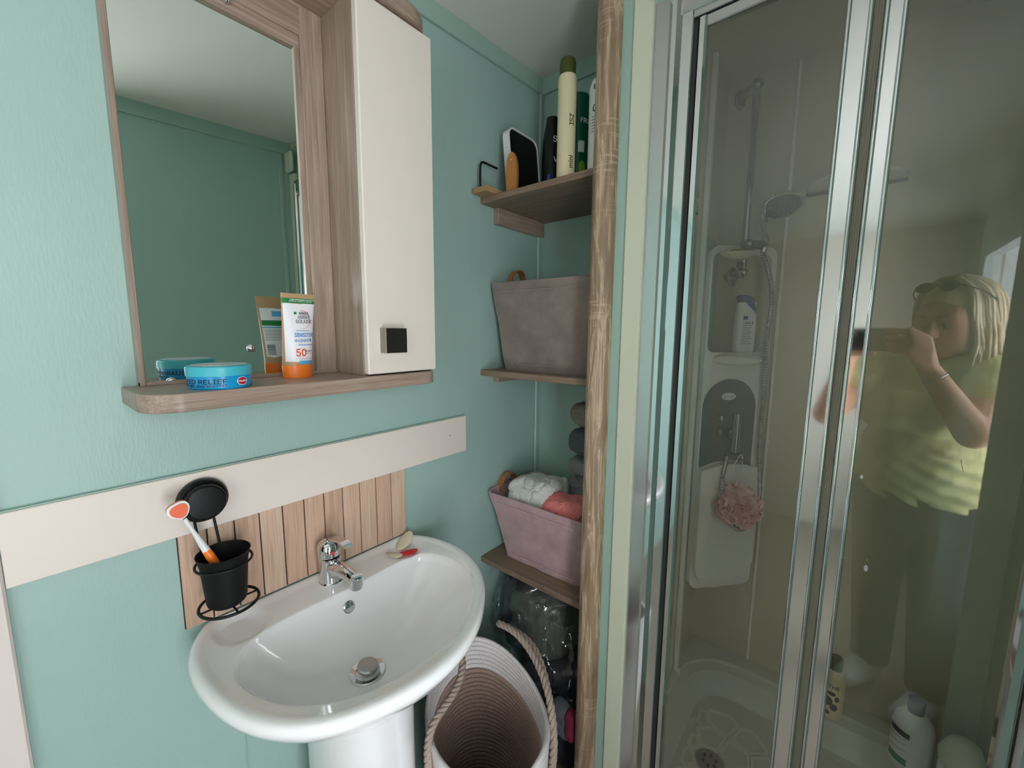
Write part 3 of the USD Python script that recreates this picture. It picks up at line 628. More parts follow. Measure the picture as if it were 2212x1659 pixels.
t = bottle('green_bottle', 'dark green bottle between the cream can and the post', 'bottle', c, [(0, 0), (.034, 0), (.036, .004), (.036, .245), (.030, .258), (0, .262)], GREENB, None, None)
t.part('lettering', wrap(text('FRUCTIS', .011, .0004, True), c, .036, dirc(c), S1 + .178, .006), WHT, False)
t.part('label_patch', wrap(extr([(0, 0), (.018, 0), (.018, .030), (0, .030)], .0004), c, .036, dirc(c), S1 + .10, .002), WHT, False)
t.part('label_fruit', wrap(extr([(.010 * math.cos(q), .018 * math.sin(q)) for q in np.linspace(0, 2 * PI, 20)[:-1]], .0006), c, .036, dirc(c), S1 + .06, .014), LIMEP, False)
c = np.array([1.020, .540, S1])
t = bottle('white_bottle', 'white bottle with grey print half hidden by the post', 'bottle', c, [(0, 0), (.036, 0), (.038, .004), (.038, .215), (.032, .232), (.018, .240), (0, .241)], WHT, [(0, .24), (.012, .24), (.012, .29), (.009, .295), (0, .296)], WHT)
for q_ in (('COLOUR', .016, .150, -.032), ('BOLD', .010, .203, -.030)): t.part('lettering', wrap(text(q_[0], q_[1], .0004, True), c, .038, dirc(c), S1 + q_[2], q_[3]), INKK, False)
t.part('small_print', cat([wrap(extr([(0, 0), (.03, 0), (.03, .0022), (0, .0022)], .0004), c, .038, dirc(c), S1 + .138 - .007 * i, -.034) for i in range(6)]), INKGY, False)
c = np.array([1.080, .738, S1])
t = bottle('black_bottle', 'black bottle showing white letters beside the cream can', 'bottle', c, [(0, 0), (.028, 0), (.030, .004), (.030, .10), (.028, .16), (.020, .21), (.018, .225), (0, .226)], BLK, None, None)
for q_ in (('S', .016, .150, .001), ('V', .014, .095, .004)): t.part('lettering', wrap(text(q_[0], q_[1], .0004, True), c, .030, dirc(c), S1 + q_[2], q_[3]), WHT, False)
c = np.array([1.03, .712, S1])
t = bottle('silver_tube', 'small silver and blue tube between the black bottle and the can', 'tube', c, [(0, 0), (.010, 0), (.011, .003), (.011, .028), (0, .029)], SATIN, [(0, .029), (.009, .029), (.006, .05), (0, .051)], BLUECAP)

# ================================================================== baskets
def tub(x0, x1, y0, y1, z0, z1, taper, r, th_, seed):
    """soft open box: outside up, rim, inside down"""
    R = []; zs = list(np.linspace(0, 1, 14))
    def ring(k, ins, z):
        o = np.array(rrect(x0 + taper * (1 - k) + ins, x1 - taper * (1 - k) - ins, y0 + taper * (1 - k) + ins, y1 - taper * (1 - k) - ins, r, 6))
        # more points along the sides
        P = LineString(np.vstack([o, o[:1]])); q = np.array([P.interpolate(s, True).coords[0] for s in np.linspace(0, 1, 120, endpoint=False)])
        return np.c_[q, np.full(120, z)]
    for k in zs: R.append(ring(k, 0, z0 + (z1 - z0) * k))
    R.append(ring(1, .002, z1 + .002)); R.append(ring(1, th_, z1 + .001))
    for k in zs[::-1][1:]: R.append(ring(k, th_, max(z0 + .004, z0 + (z1 - z0) * k)))
    R = np.array(R); n = (meshkit.fbm(R * 9 + seed, 3, seed) - .5); c = np.array([(x0 + x1) / 2, (y0 + y1) / 2, 0])
    d = R - c; d[..., 2] = 0; d /= np.linalg.norm(d, axis=-1, keepdims=True)
    return rings(R + d * (n * .012)[..., None])
def stitches(x, y0, y1, z, dz, n, th_=.0009):
    P = [(x, y0 + (y1 - y0) * i / n, z + (dz if i % 2 else 0)) for i in range(n + 1)]
    return tube(np.array(P), th_, 5)
def basket(name, lab, x0, x1, y0, y1, z0, z1, taper, m, thr, seed, hx, hh=.052):
    t = Thing(name, lab, 'basket', ((x0 + x1) / 2, (y0 + y1) / 2, z0), 'storage baskets on the niche shelves')
    t.part('body', tub(x0, x1, y0, y1, z0, z1, taper, .03, .006, seed), m, 60)
    h_ = z1 - z0
    t.part('stitching', stitches(x0 + taper * .1 - .0035, y0 + .05, y1 - .05, z1 - .028, .005, 90), thr, True)
    t.part('stitching', stitches(x0 + taper * .93 - .0045, y0 + .07, y1 - .08, z0 + .018, .005, 90), thr, True)
    yy = y1 - .004
    t.part('handle', ribbon(spline([(hx - .04, yy + .001, z1 - .02), (hx - .036, yy - .003, z1 + hh * .35), (hx - .014, yy - .010, z1 + hh), (hx + .014, yy - .010, z1 + hh), (hx + .036, yy - .003, z1 + hh * .35), (hx + .04, yy + .001, z1 - .02)], 30), (0, 1, 0), .022, .0035), LEATH, 40, label='tan leather loop handle')
    return t
basket('storage_basket', 'taupe suede basket on the middle shelf of the niche', .962, 1.225, .505, .893, H - .1225, H + .142, .035, SUEDE, THRT, 3, 1.10)
basket('storage_basket', 'dusty pink suede basket full of towels on the lowest shelf', .955, 1.225, .505, .893, H - .7515, H - .527, .045, SUEDP, THRP, 11, 1.06, .036)
# ---- towels in the pink basket
def towel(name, lab, c, r, m, p=3.2, amp=.010, fr=14, seed=0, rot=(0, 0, 0), group=None):
    q = rough(pillow((0, 0, 0), r, p, 6), amp, fr, seed, 3); v_ = np.asarray(q.vertices); cr_ = np.abs(meshkit.noise(v_ * [26, 26, 14] + seed, seed) - .5)
    q.vertices = v_ + q.vertex_normals * (-.5 * amp * np.exp(-cr_ * 16))[:, None]; q = rough(q, .0028, 190, seed + 5, 2)
    q.apply_transform(trimesh.transformations.euler_matrix(*rot)); q = T(q, c)
    t = Thing(name, lab, 'towel', c, group); t.part('cloth', q, m, True); return t
towel('folded_towel', 'white towel bunched in the left end of the pink basket', (1.065, .755, H - .545), (.082, .090, .070), TOWW, 4.2, .016, 15, 2, (-.12, .12, .12), 'towels in the pink basket')
towel('folded_towel', 'coral towel at the front of the pink basket', (1.035, .622, H - .552), (.050, .074, .056), TOWC, 4.0, .012, 17, 6, (-.1, -.05, .1), 'towels in the pink basket')
towel('folded_towel', 'grey cloth crumpled at the back of the pink basket', (1.165, .62, H - .545), (.045, .09, .075), TOWG, 2.6, .016, 16, 9, (0, .1, 0), 'towels in the pink basket')
# ---- stack behind the basket on the rear of the shelf: towels piled above the grey cloth
towel('folded_towel', 'taupe folded towel topmost of the stack in the niche', (1.165, .60, H - .262), (.060, .088, .042), TOWT, 3, .006, 12, 21, (0, 0, .05), 'stack of folded towels in the niche')
towel('folded_towel', 'dark ribbed towel in the middle of the stack in the niche', (1.165, .60, H - .353), (.062, .092, .042), TOWD, 3.4, .005, 12, 23, (0, 0, -.05), 'stack of folded towels in the niche')
towel('folded_towel', 'grey folded towel lowest of the stack in the niche', (1.165, .60, H - .432), (.062, .088, .030), TOWG, 3.4, .004, 12, 25, (0, 0, .02), 'stack of folded towels in the niche')

# ================================================================== bag of clothes under the lowest shelf
t = Thing('clothes_bag', 'clear plastic bag of dark clothes crammed under the lowest shelf', 'bag', (1.07, .7, 0))
t.part('clothes', rough(pillow((1.10, .72, H - .945), (.125, .125, .14), 2.6, 5), .022, 9, 31), CLG, True, label='charcoal garment in the bag')
t.part('clothes', rough(pillow((1.105, .66, H - 1.15), (.125, .150, .13), 2.6, 5), .024, 10, 33), CLK, True, label='black garment in the bag')
t.part('clothes', rough(pillow((1.105, .82, H - .97), (.12, .06, .150), 2.6, 5), .016, 10, 37), CLK, True)
t.part('clothes', rough(pillow((1.105, .68, .09), (.125, .165, .085), 3, 5), .018, 10, 39), CLK, True)
f_ = pillow((1.085, .700, .435), (.150, .190, .172), 3.4, 6); f_ = rough(f_, .020, 7, 41, 3)
v = np.asarray(f_.vertices); cr = np.abs(meshkit.noise(v * [15, 15, 8] + 5, 3) - .5); c2_ = np.abs(meshkit.noise(v @ np.array([[.7, .7, 0], [-.7, .7, .3], [0, .3, 1.0]]) * 24 + 2, 8) - .5)
f_.vertices = v + f_.vertex_normals * (.016 * np.exp(-cr * 22) + .009 * np.exp(-c2_ * 20))[:, None]
t.part('plastic_film', f_, FILM, True, label='crinkled clear film')
t = Thing('fabric_bundle', 'grey and crimson fabric bundle near the foot of the post', 'cloth', (.955, .545, 0))
q = rough(pillow((.925, .555, .30), (.028, .042, .05), 2.8, 4), .006, 22, 51); t.part('grey_cloth', q, TOWD, True)
t.part('crimson_cloth', rough(pillow((.918, .522, .305), (.024, .022, .044), 2.6, 4), .008, 26, 53), CLR, True)

# ================================================================== rope basket
t = Thing('rope_basket', 'white and brown woven rope laundry basket on the floor by the basin', 'basket', (.645, .60, 0))
BA, BB, BPH = .137, .190, 1.02
def rope_ring(z, k, n=72, dz=True):
    a = np.linspace(0, 2 * PI, n, endpoint=False); c_, s_ = np.cos(a), np.sin(a)
    x, y = BB * k * c_, BA * k * s_
    X = .642 + x * math.cos(BPH) - y * math.sin(BPH); Y = .598 + x * math.sin(BPH) + y * math.cos(BPH)
    lift = (.045 * np.sin(a - 2.2 + BPH) * 0 + .02 * np.cos(2 * a) - .035 * np.exp(-((np.angle(np.exp(1j * (a + BPH - (-2.3)))) / .55) ** 2))) * (z / .52) ** 3 if dz else 0
    return np.stack([X, Y, np.full(n, z) + lift], -1)
NR = 46; rw, rbw = [], []
for i in range(NR):
    z = .006 + .0118 * i; k = .78 + .22 * (i / NR) ** .8
    rw.append(tube(rope_ring(z, k), .0062, 7, True))
for i in range(NR - 7):
    z = .010 + .0118 * i; k = .78 + .22 * (i / NR) ** .8 - .045
    rbw.append(tube(rope_ring(z, k), .0058, 7, True))
for k in np.linspace(.05, .76, 10): rbw.append(tube(rope_ring(.008, k, 48, False), .0075, 6, True))
t.part('rope_wall', cat(rw), ROPW, 60, kind='stuff', label='white rope coils')
t.part('rope_lining', cat(rbw), ROPB, 60, kind='stuff', label='brown rope coils inside')
def rim_at(deg, z, out=0.0):
    a = math.radians(deg); k = .78 + .22 * min(z / .53, 1) ** .8; x, y = (BB * k + out) * math.cos(a), (BA * k + out) * math.sin(a)
    return (.642 + x * math.cos(BPH) - y * math.sin(BPH), .598 + x * math.sin(BPH) + y * math.cos(BPH), z)
P1 = spline([rim_at(108, .40, .014), rim_at(106, .47, .015), rim_at(100, .545, .0), (.598, .655, .575), (.650, .690, .602), rim_at(38, .580, -.004), rim_at(34, .50, .016), rim_at(34, .42, .014)], 60)
P2 = spline([rim_at(236, .42, .014), rim_at(238, .49, .016), rim_at(252, .550, .010), rim_at(288, .592, .006), rim_at(316, .612, .002), rim_at(326, .606, .010), rim_at(312, .590, .026), rim_at(282, .560, .028), rim_at(262, .50, .020), rim_at(258, .43, .014)], 60)
for P in (P1, P2):
    tt, U, W = frames(P); ph = np.linspace(0, 46, len(P)); hh = []
    Pd = spline(P, 160); tt, U, W = frames(Pd); ph = np.linspace(0, 95, 160)
    for k in range(3): hh.append(tube(Pd + .0045 * (np.cos(ph + k * 2.094)[:, None] * U + np.sin(ph + k * 2.094)[:, None] * W), .0052, 6))
    t.part('rope_handle', cat(hh), ROPM, 60, label='twisted rope handle')
t = Thing('laundry_item', 'crumpled brown cloth lying in the bottom of the rope basket', 'cloth', (.642, .598, .02))
t.part('cloth', rough(pillow((.642, .598, .068), (.072, .072, .044), 2.4, 5), .010, 14, 61), ROPB, True)

# ================================================================== shower tray
t = Thing('shower_tray', 'white shower tray with a cobbled grip floor behind the glass', 'shower tray', (1.28, .0, 0))
ZT, ZF = .190, .095
outer = mf.CrossSection([[(XS + .005, YR + .001), (XB - .001, YR + .001), (XB - .001, .404), (XS + .005, .404)]])
def tray_hole(z0, z1, grow):
    pts = [(.985 - grow, .355 + grow)] + arc(1.44, .215, .14 + grow, 90, 0, 14) + arc(1.50, -.20, .08 + grow, 0, -90, 10) + [(.985 - grow, -.28 - grow)]
    return pts
body = mf.Manifold.extrude(outer, ZT)
cut = mf.Manifold.hull_points(np.array([(x, y, ZF) for x, y in tray_hole(0, 0, -.035)] + [(x, y, ZF + .03) for x, y in tray_hole(0, 0, -.012)] + [(x, y, ZT - .02) for x, y in tray_hole(0, 0, 0)] , np.float32))
cut2 = mf.Manifold.hull_points(np.array([(x, y, ZT - .0201) for x, y in tray_hole(0, 0, .0)] + [(x, y, ZT - .012) for x, y in tray_hole(0, 0, .028)] + [(x, y, ZT + .02) for x, y in tray_hole(0, 0, .034)], np.float32))
t.part('basin_floor', man(body - cut - cut2), TRAYM, 25)
DR = np.array([1.262, .228])
rs = np.random.RandomState(5); pts = [tuple(DR + (.088 if i < 7 else .165) * np.array([math.cos(a), math.sin(a)]) * rs.uniform(.93, 1.07)) for i, a in [(i, i * 2 * PI / 7 + .2) for i in range(7)] + [(i, (i - 7) * 2 * PI / 12) for i in range(7, 19)]] + [tuple(DR)]
pts += [tuple(DR + .245 * np.array([math.cos(a), math.sin(a)])) for a in np.arange(18) * 2 * PI / 18 + .1]
reg = Polygon(tray_hole(0, 0, -.055)).intersection(Point(*DR).buffer(.215))
cells = [g.intersection(reg) for g in voronoi_diagram(MultiPoint(pts)).geoms]
cells = [c_.buffer(-.014).buffer(.011) for c_ in cells if c_.area > 2e-4]
for c_ in cells:
    for g in getattr(c_, 'geoms', [c_]):
        if g.area > 3e-4 and g.distance(Point(*DR)) > .012:
            rim = g.buffer(.0040).difference(g.buffer(-.0060))
            t.part('grip_cell', T(extr(max(getattr(rim, 'geoms', [rim]), key=lambda q: q.area), .0045), (0, 0, ZF - .0002)), TRAYR, 30)
dg = t.part('drain_cover', T(lathe([(0, 0), (.040, 0), (.041, .002), (.036, .004), (0, .0045)], 40), (DR[0], DR[1], ZF)), STEEL)
for i in range(6):
    a = i * PI / 3; hp_ = [(DR[0] + .019 * math.cos(a) + .007 * math.cos(q), DR[1] + .019 * math.sin(a) + .0045 * math.sin(q)) for q in np.linspace(0, 2 * PI, 14)[:-1]]
    t.part('drain_slot', T(extr(hp_, .0006), (0, 0, ZF + .0042)), DARKG, parent=dg)

# ================================================================== shower column (corner unit)
P0 = np.array([1.456, .388]); dS = np.array([.747, -.665]); dN = np.array([-.665, -.747])
def C(s, n, z): return np.array([P0[0] + s * dS[0] + n * dN[0], P0[1] + s * dS[1] + n * dN[1], H + z])
EX, EN = np.r_[dS, 0], np.r_[dN, 0]; EZ = np.array([0, 0, 1.0])
def CM(poly, n0, n1): return basis(extr(poly, n1 - n0), C(0, n0, 0), EX, EZ, EN)   # outline in (s, z), thick along n
t = Thing('shower_column', 'white moulded corner column with grey control plate in the shower', 'shower panel', C(.13, 0, -H + ZT))
bodyp = [(P0[0] + .0, .404), tuple(P0), tuple(P0 + .262 * dS), (XB - .001, .404)]
mcol = mf.Manifold.extrude(mf.CrossSection([bodyp[::-1]]), H + .86 - ZT - .02).translate((0, 0, ZT))
mcol = mcol.trim_by_plane((-(-.0545), 0, -1), -(sh_z(0)) ) if False else mcol
up = Polygon(rrect(.004, .240, -.90, .275, .03)); nic = Polygon(rrect(.012, .222, -.066, .250, .022))
t.part('backing', man(mcol - toman(CM(nic, -.030, .05))), ACRYW, 30)
t.part('raised_panel', man(toman(CM(up, .0, .022)) - toman(CM(nic, -.030, .05))), ACRYW, 30)
t.part('ledge_lip', rough(pillow(C(.115, .016, -.088), (.075, .085, .020), 2.5, 4), 0, 1), ACRYW, True)
arch = arc(.105, -.250, .096, 0, 180, 24) + [(.009, -.455)] + [(.009 + .192 * q, -.455 + .022 * math.sin(PI * q)) for q in np.linspace(.1, .9, 9)] + [(.201, -.455)]
cp = t.part('control_plate', CM(arch, .022, .028), CTRL, 30, label='dark grey arched control plate')
lowp = [(.006 + .22 * q, -.462 + .022 * math.sin(PI * q)) for q in np.linspace(0, 1, 12)] + arc(.142, -.78, .084, 0, -90, 12)[1:] + arc(.092, -.80, .086, -90, -180, 12)
lw = CM(Polygon(lowp).buffer(-.004).buffer(.004), .022, .046)
t.part('lower_panel', lw, ACRYW, 30)
eo = t.part('logo_plate', CM([(.098 + .026 * math.cos(q), -.212 + .0125 * math.sin(q)) for q in np.linspace(0, 2 * PI, 32)[:-1]], .028, .0295), LABW, 30, parent=cp)
t.part('logo_lettering', basis(cat(T(text('L', .011, .0004, True), (-.018, -.005, 0)), T(text('lifestyle', .0052, .0004), (-.010, -.002, 0))), C(.098, .0297, -.212), EX, EZ, EN), INKGY, False, parent=cp)
t.part('corner_flange', bx(1.440, 1.462, .388, .4045, ZT - .03, sh_z(1.45), .003), ACRYW)
t.part('flange_foot', pillow((1.449, .392, ZT - .015), (.014, .013, .022), 3, 3), ACRYW, True)

def chrome_valve():
    t = Thing('shower_valve', 'chrome lever valve on the grey control plate', 'valve', C(.11, .029, -.33), None)
    t.part('body', cat(cyl(C(.107, .028, -.335), C(.107, .055, -.335), .017, 28, .002)), CHRD)
    t.part('lever', aim(lathe([(0, 0), (.0125, 0), (.0135, .003), (.0135, .125), (.012, .130), (0, .131)], 32), C(.110, .060, -.395), (0, 0, 1)), CHRD)
    t.part('knob', cyl(C(.098, .034, -.412), C(.138, .074, -.412), .0155, 28, .003), CHRD)
    for z in (-.285, -.330): t.part('diverter', pillow(C(.070, .036, z), (.0075, .0085, .012), 2.4, 3), CHRD, True)
    t.part('hose_outlet', cyl(C(.095, .044, -.410), C(.083, .048, -.475), .008, 20, .001), CHRD)
chrome_valve()

t = Thing('riser_rail', 'chrome riser rail with sliding bracket on the shower column', 'shower rail', C(.125, .02, .2))
BN, BS = .070, .082
t.part('bar', cyl(C(BS, BN, .19), C(BS, BN, .735), .0095, 24), CHRD)
for z in (.725, .185):
    t.part('wall_bracket', cat(cyl(C(BS - .002, .0, z - .006), C(BS, BN, z), .0145, 24, .002)), CHRD)
    t.part('wall_plate', basis(lathe([(0, 0), (.024, 0), (.024, .004), (.020, .010), (0, .012)], 32, .75, 1.25), C(BS - .002, .0225 if z < .3 else .0, z - .008), EX, EZ, EN), CHRD, 40); t.part('bracket_cap', sphere(C(BS, BN, z), .0165, 3), CHRD, True)
sl = t.part('slider', cyl(C(BS - .012, BN, .268), C(BS + .060, BN + .012, .268), .0135, 24, .003), CHRD)
t.part('slider_knob', sphere(C(BS, BN + .016, .268), .014, 3), CHRD, True, parent=sl)
# soap dish on the rail
t = Thing('rail_soap_dish', 'clear white soap dish clipped to the riser rail', 'soap dish', C(.07, .07, .225))
t.part('dish', basis(lathe([(0, 0), (.030, .002), (.046, .012), (.050, .018), (.048, .018), (.030, .006), (0, .004)], 40, 1.0, .8), C(.050, BN + .012, .222), EX, EN, EZ), CLEARP, 50)
t.part('clip', bx(0, .018, 0, .018, 0, .02, .002).apply_translation(C(BS - .01, BN, .196) - [0.009, 0.009, 0]), DARKG)
t = Thing('soap_bar', 'amber soap bar lying in the rail soap dish', 'soap', C(.07, .07, .235))
t.part('bar', rough(pillow(C(.048, BN + .012, .2395), (.026, .022, .0115), 2.6, 4), .003, 40, 71), YELS, True)
# hand shower and hose
t = Thing('hand_shower', 'round grey-faced chrome hand shower hanging in the rail bracket', 'shower head', C(.17, .09, .27))
hc = np.array([1.566, .204, H + .392]); hn = np.array([-.42, -.16, -.89]); hn /= np.linalg.norm(hn)
hbm = C(BS + .055, BN + .012, .245)
t.part('handle', tube(spline([hbm, hbm + [.004, -.002, .045], hc - hn * .014 + np.array([-.02, .035, -.012]), hc - hn * .016], 24), np.linspace(.0095, .012, 24), 16), CHROME, 60)
hd_ = t.part('head', aim(lathe([(0, -.026), (.025, -.022), (.050, -.010), (.058, -.003), (.058, .002), (.054, .004), (0, .0045)], 48), hc, hn), CHROME)
t.part('nozzle_face', aim(lathe([(0, .0046), (.050, .0046), (.050, .006), (0, .0064)], 48), hc, hn), CTRL, parent=hd_)
nz = [aim(lathe([(0, 0), (.0022, 0), (.0016, .003), (0, .0032)], 8), np.zeros(3), hn)]
A_ = trimesh.geometry.align_vectors([0, 0, 1], hn)[:3, :3]
t.part('nozzle', cat([T(nz[0], hc + A_ @ np.array([r_ * math.cos(a), r_ * math.sin(a), .0062])) for r_, k in ((.014, 8), (.027, 14), (.040, 20)) for a in np.arange(k) * 2 * PI / k]), DARKG, 30, parent=hd_, kind='stuff')
t.part('hose', tube(spline([hbm + [0, 0, -.005], C(.180, .075, .15), C(.205, .050, .0), C(.218, .040, -.2), C(.220, .045, -.45), C(.195, .070, -.62), C(.130, .085, -.655), C(.085, .070, -.60), C(.079, .056, -.50), C(.083, .048, -.475)], 260), .0068 + .0009 * np.cos(np.arange(260) * PI), 10), STEEL, 40, label='ribbed metal hose')
# shampoo bottle in the niche
c = C(.155, .004, -.066)
t = Thing('shampoo_bottle', 'white shampoo bottle with slanted blue cap in the column niche', 'bottle', c, 'bottles in the shower')
def oval(w, d_, z, n=48): a = np.linspace(0, 2 * PI, n, endpoint=False); c_, s_ = np.cos(a), np.sin(a); return np.array([c + EX * (w * np.sign(x) * abs(x) ** .7) + EN * (d_ * np.sign(y) * abs(y) ** .8) + EZ * z for x, y in zip(c_, s_)])
ws = [(.032, 0), (.035, .004), (.036, .03), (.0365, .08), (.035, .115), (.034, .13)]
t.part('body', rings([oval(w_, w_ * .55, z) for w_, z in ws]), WHT, 50)
cp2 = []
for q in np.linspace(0, 1, 8):
    o = oval(.034 - .006 * q ** 3, .019 - .003 * q ** 3, 0); s_ = ((o - c) @ EX) / .034
    lo = .130 + .0 * s_ ; hi = .180 + .010 * (-s_) - .006 * s_ ** 2
    low_edge = .150 - .030 * s_; o = o + EZ * (low_edge * (1 - q) + (hi + .004) * q)[:, None]; cp2.append(o)
t.part('shoulder', rings([oval(.034, .0187, .13), oval(.0335, .0185, .15), oval(.033, .018, .165)]), WHT, 50)
t.part('cap', rings(cp2), BLUECAP, 50)
def fl(x0, x1, z0, z1): return CM([(.155 + x0, -.066 + z0), (.155 + x1, -.066 + z0), (.155 + x1, -.066 + z1), (.155 + x0, -.066 + z1)], .004 + .0198, .004 + .0204)
lb = t.part('label_mark', fl(-.022, -.006, .108, .120), BLUECAP, False)
t.part('small_print', cat([fl(-.024 + .002 * (i % 2), .012 - .004 * (i % 3), .028 + .006 * i, .0305 + .006 * i) for i in range(12)]), INKGY, False)
t.part('lettering', basis(text('2 in 1', .0085, .0004, True), C(.155 - .016, .004 + .0199, -.066 + .094), EX, EZ, EN), INKK, False)
# bath puff
pc = C(.122, .088, -.570)
t = Thing('bath_puff', 'pink netting bath puff hanging from the shower valve', 'bath puff', pc)
q = rough(sphere(pc, .058, 5), .014, 34, 81, 3); t.part('netting', q, PUFFP, True)
rs = np.random.RandomState(9); fr_ = []
for i in range(150):
    d_ = rs.randn(3); d_ /= np.linalg.norm(d_); u_ = np.cross(d_, rs.randn(3)); u_ /= np.linalg.norm(u_); v_ = np.cross(d_, u_)
    a = np.linspace(0, 2 * PI * .8, 9); r_ = rs.uniform(.011, .020)
    Pq = pc + d_ * rs.uniform(.050, .070) + r_ * (np.cos(a)[:, None] * u_ + np.sin(a)[:, None] * v_)
    fr_.append(ribbon(Pq, d_ + .3 * u_, .012, .0008))
t.part('ruffle', cat(fr_), PUFFP, 60, kind='stuff')
t.part('hanging_loop', tube(spline([pc + [0, 0, .05], C(.107, .074, -.47), C(.110, .082, -.405), C(.118, .082, -.396), C(.126, .080, -.42), pc + [.003, 0, .05]], 40), .0018, 6), WHT, 60)
# shower corner shelf
t = Thing('shower_shelf', 'white half-round shelf moulded on the back wall of the shower', 'shelf', (XB, .035, H + .44))
hp3 = [(XB - .145 * math.sin(q), .036 + .118 * math.cos(q)) for q in np.linspace(0, PI, 28)]
t.part('ledge', T(extr(hp3, .010), (0, 0, H + .441)), ACRYW, 30)
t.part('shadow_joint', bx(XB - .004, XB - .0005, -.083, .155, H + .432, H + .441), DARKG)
struct('trim_12', bx(XB - .006, XB, .196, .206, ZT, sh_z(XB), .002), ACRYW)
# bottles on the tray rim
c = np.array([1.590, -.052, ZT])
t = bottle('shower_gel', 'cream bottle with olive cap and dark floral print at the rear of the shower tray', 'bottle', c, [(0, 0), (.027, 0), (.029, .004), (.029, .125), (.024, .150), (.014, .162), (0, .163)], CREAMB, [(0, .162), (.0165, .162), (.017, .198), (.013, .204), (0, .205)], OLIVE, 'bottles in the shower')
t.part('label_print', cat([wrap(extr([(rx * math.cos(q), rz * math.sin(q)) for q in np.linspace(0, 2 * PI, 16)[:-1]], .0004), c, .029, dirc(c), ZT + z_, x_) for x_, z_, rx, rz in ((-.012, .062, .014, .016), (.006, .045, .010, .012), (-.004, .09, .012, .007), (.012, .075, .006, .009), (-.012, .022, .010, .007))]), INKK, False, kind='stuff')
t.part('lettering', wrap(text('THE', .011, .0005, True), c, .029, dirc(c), ZT + .108, -.014), INKK, False)
c = np.array([1.535, -.232, ZT])
t = bottle('lotion_bottle', 'big white bottle with a black cap at the rear of the shower tray', 'bottle', c, [(0, 0), (.042, 0), (.045, .004), (.045, .120), (.041, .142), (.030, .158), (.016, .168), (0, .169)], WHT, [(0, .168), (.0175, .168), (.0185, .205), (.015, .209), (0, .210)], BLK, 'bottles in the shower')
t.part('label_band', wrap(extr([(0, 0), (.052, 0), (.052, .016), (0, .016)], .0004).subdivide().subdivide(), c, .045, dirc(c), ZT + .104, -.056), INKK, False)
t.part('label_band', wrap(extr([(0, 0), (.052, 0), (.052, .020), (0, .020)], .0004).subdivide().subdivide(), c, .045, dirc(c), ZT + .020, -.056), INKG, False)
t.part('label_line', cat([wrap(extr([(0, z_), (.045, z_ + .008), (.045, z_ + .0095), (0, z_ + .0015)], .0004).subdivide().subdivide(), c, .045, dirc(c), ZT, -.054) for z_ in (.055, .075, .090)]), INKGY, False)
c = np.array([1.475, -.318, ZT])
t = Thing('wide_bottle', 'squat white bottle with a big bulging cap in the rear corner of the shower', 'bottle', c, 'bottles in the shower')
t.part('body', T(rough(lathe([(0, 0), (.038, 0), (.042, .006), (.044, .05), (.042, .095), (.036, .108), (0, .11)], 48), .003, 20, 3), c), WHT, 60)
t.part('cap', T(rough(lathe([(0, .105), (.036, .106), (.045, .116), (.046, .135), (.040, .150), (.036, .160), (.030, .176), (.016, .186), (0, .188)], 48), .003, 24, 5), c), PUFFW, 60)
t.part('label_band', wrap(extr([(0, 0), (.035, 0), (.035, .05), (0, .05)], .0004).subdivide().subdivide(), c, .0465, dirc(c), ZT + .02, -.05), INKGY, False)

# ================================================================== shower enclosure
ZD0, ZD1 = ZT + .028, H + .598
t = Thing('shower_surround', 'silver aluminium frame around the shower opening', 'shower frame', (XS, .05, ZT))
t.part('jamb', cat(bx(XS - .014, XS + .014, .311, .336, ZT, H + .655, .008), bx(XS - .006, XS + .030, .289, .312, ZT, H + .655, .002)), CHROME, 40)
t.part('jamb_seal', bx(XS + .002, XS + .026, .281, .290, ZT, H + .61), DARKG)
t.part('jamb', cat(bx(XS - .014, XS + .014, -.262, -.240, ZT, H + .655, .006)), CHROME, 40)
t.part('top_rail', cat(bx(XS - .010, XS + .030, -.262, .312, H + .612, H + .665, .003), bx(XS - .004, XS + .024, -.262, .312, H + .600, H + .613, .001)), SATIN, 40)
t.part('rail_groove', bx(XS - .002, XS + .020, -.24, .29, H + .5985, H + .6005), DARKG)
t.part('bottom_rail', bx(XS - .010, XS + .03, -.262, .312, ZT, ZT + .024, .003), SATIN, 40)
def leaf(lab, y0, y1, st):
    t = Thing('shower_door', lab, 'shower door', (XS + .01, (y0 + y1) / 2, ZD0), 'leaves of the folding shower door')
    t.part('glass', bx(XS + .004, XS + .0085, y0 + .006, y1 - .006, ZD0 + .01, ZD1 - .012), GLASS, False, label='clear glass pane')
    t.part('top_edge', bx(XS - .001, XS + .016, y0, y1, ZD1 - .020, ZD1, .002), SATIN, 40)
    t.part('bottom_edge', bx(XS - .001, XS + .016, y0, y1, ZD0, ZD0 + .018, .002), SATIN, 40)
    for a, b, wide in st:
        m_ = [bx(XS - .006, XS + .018, a, b, ZD0, ZD1, .004)]
        if wide: m_ += [tube([(XS - .0055, y_, ZD0 + .001), (XS - .0055, y_, ZD1 - .001)], .0034, 14) for y_ in (a + .0025, b - .0025)]
        t.part('stile', cat(m_), CHROME, 40)
    return t
t = leaf('folding glass shower door leaf nearest the post', .0195, .281, ((.0195, .052, True), (.264, .281, False)))
t.part('hinge_seal', cat([bx(XS - .002, XS + .008, .0055, .0192, ZD0, ZD1)] + [bx(XS - .0035, XS + .0, y_, y_ + .0016, ZD0, ZD1) for y_ in np.linspace(.0065, .0165, 4)]), GASK, 30, label='ribbed grey rubber hinge seal')
t = leaf('folding glass shower door leaf that mirrors the person', -.239, .005, ((-.021, .005, True), (-.239, -.222, False)))
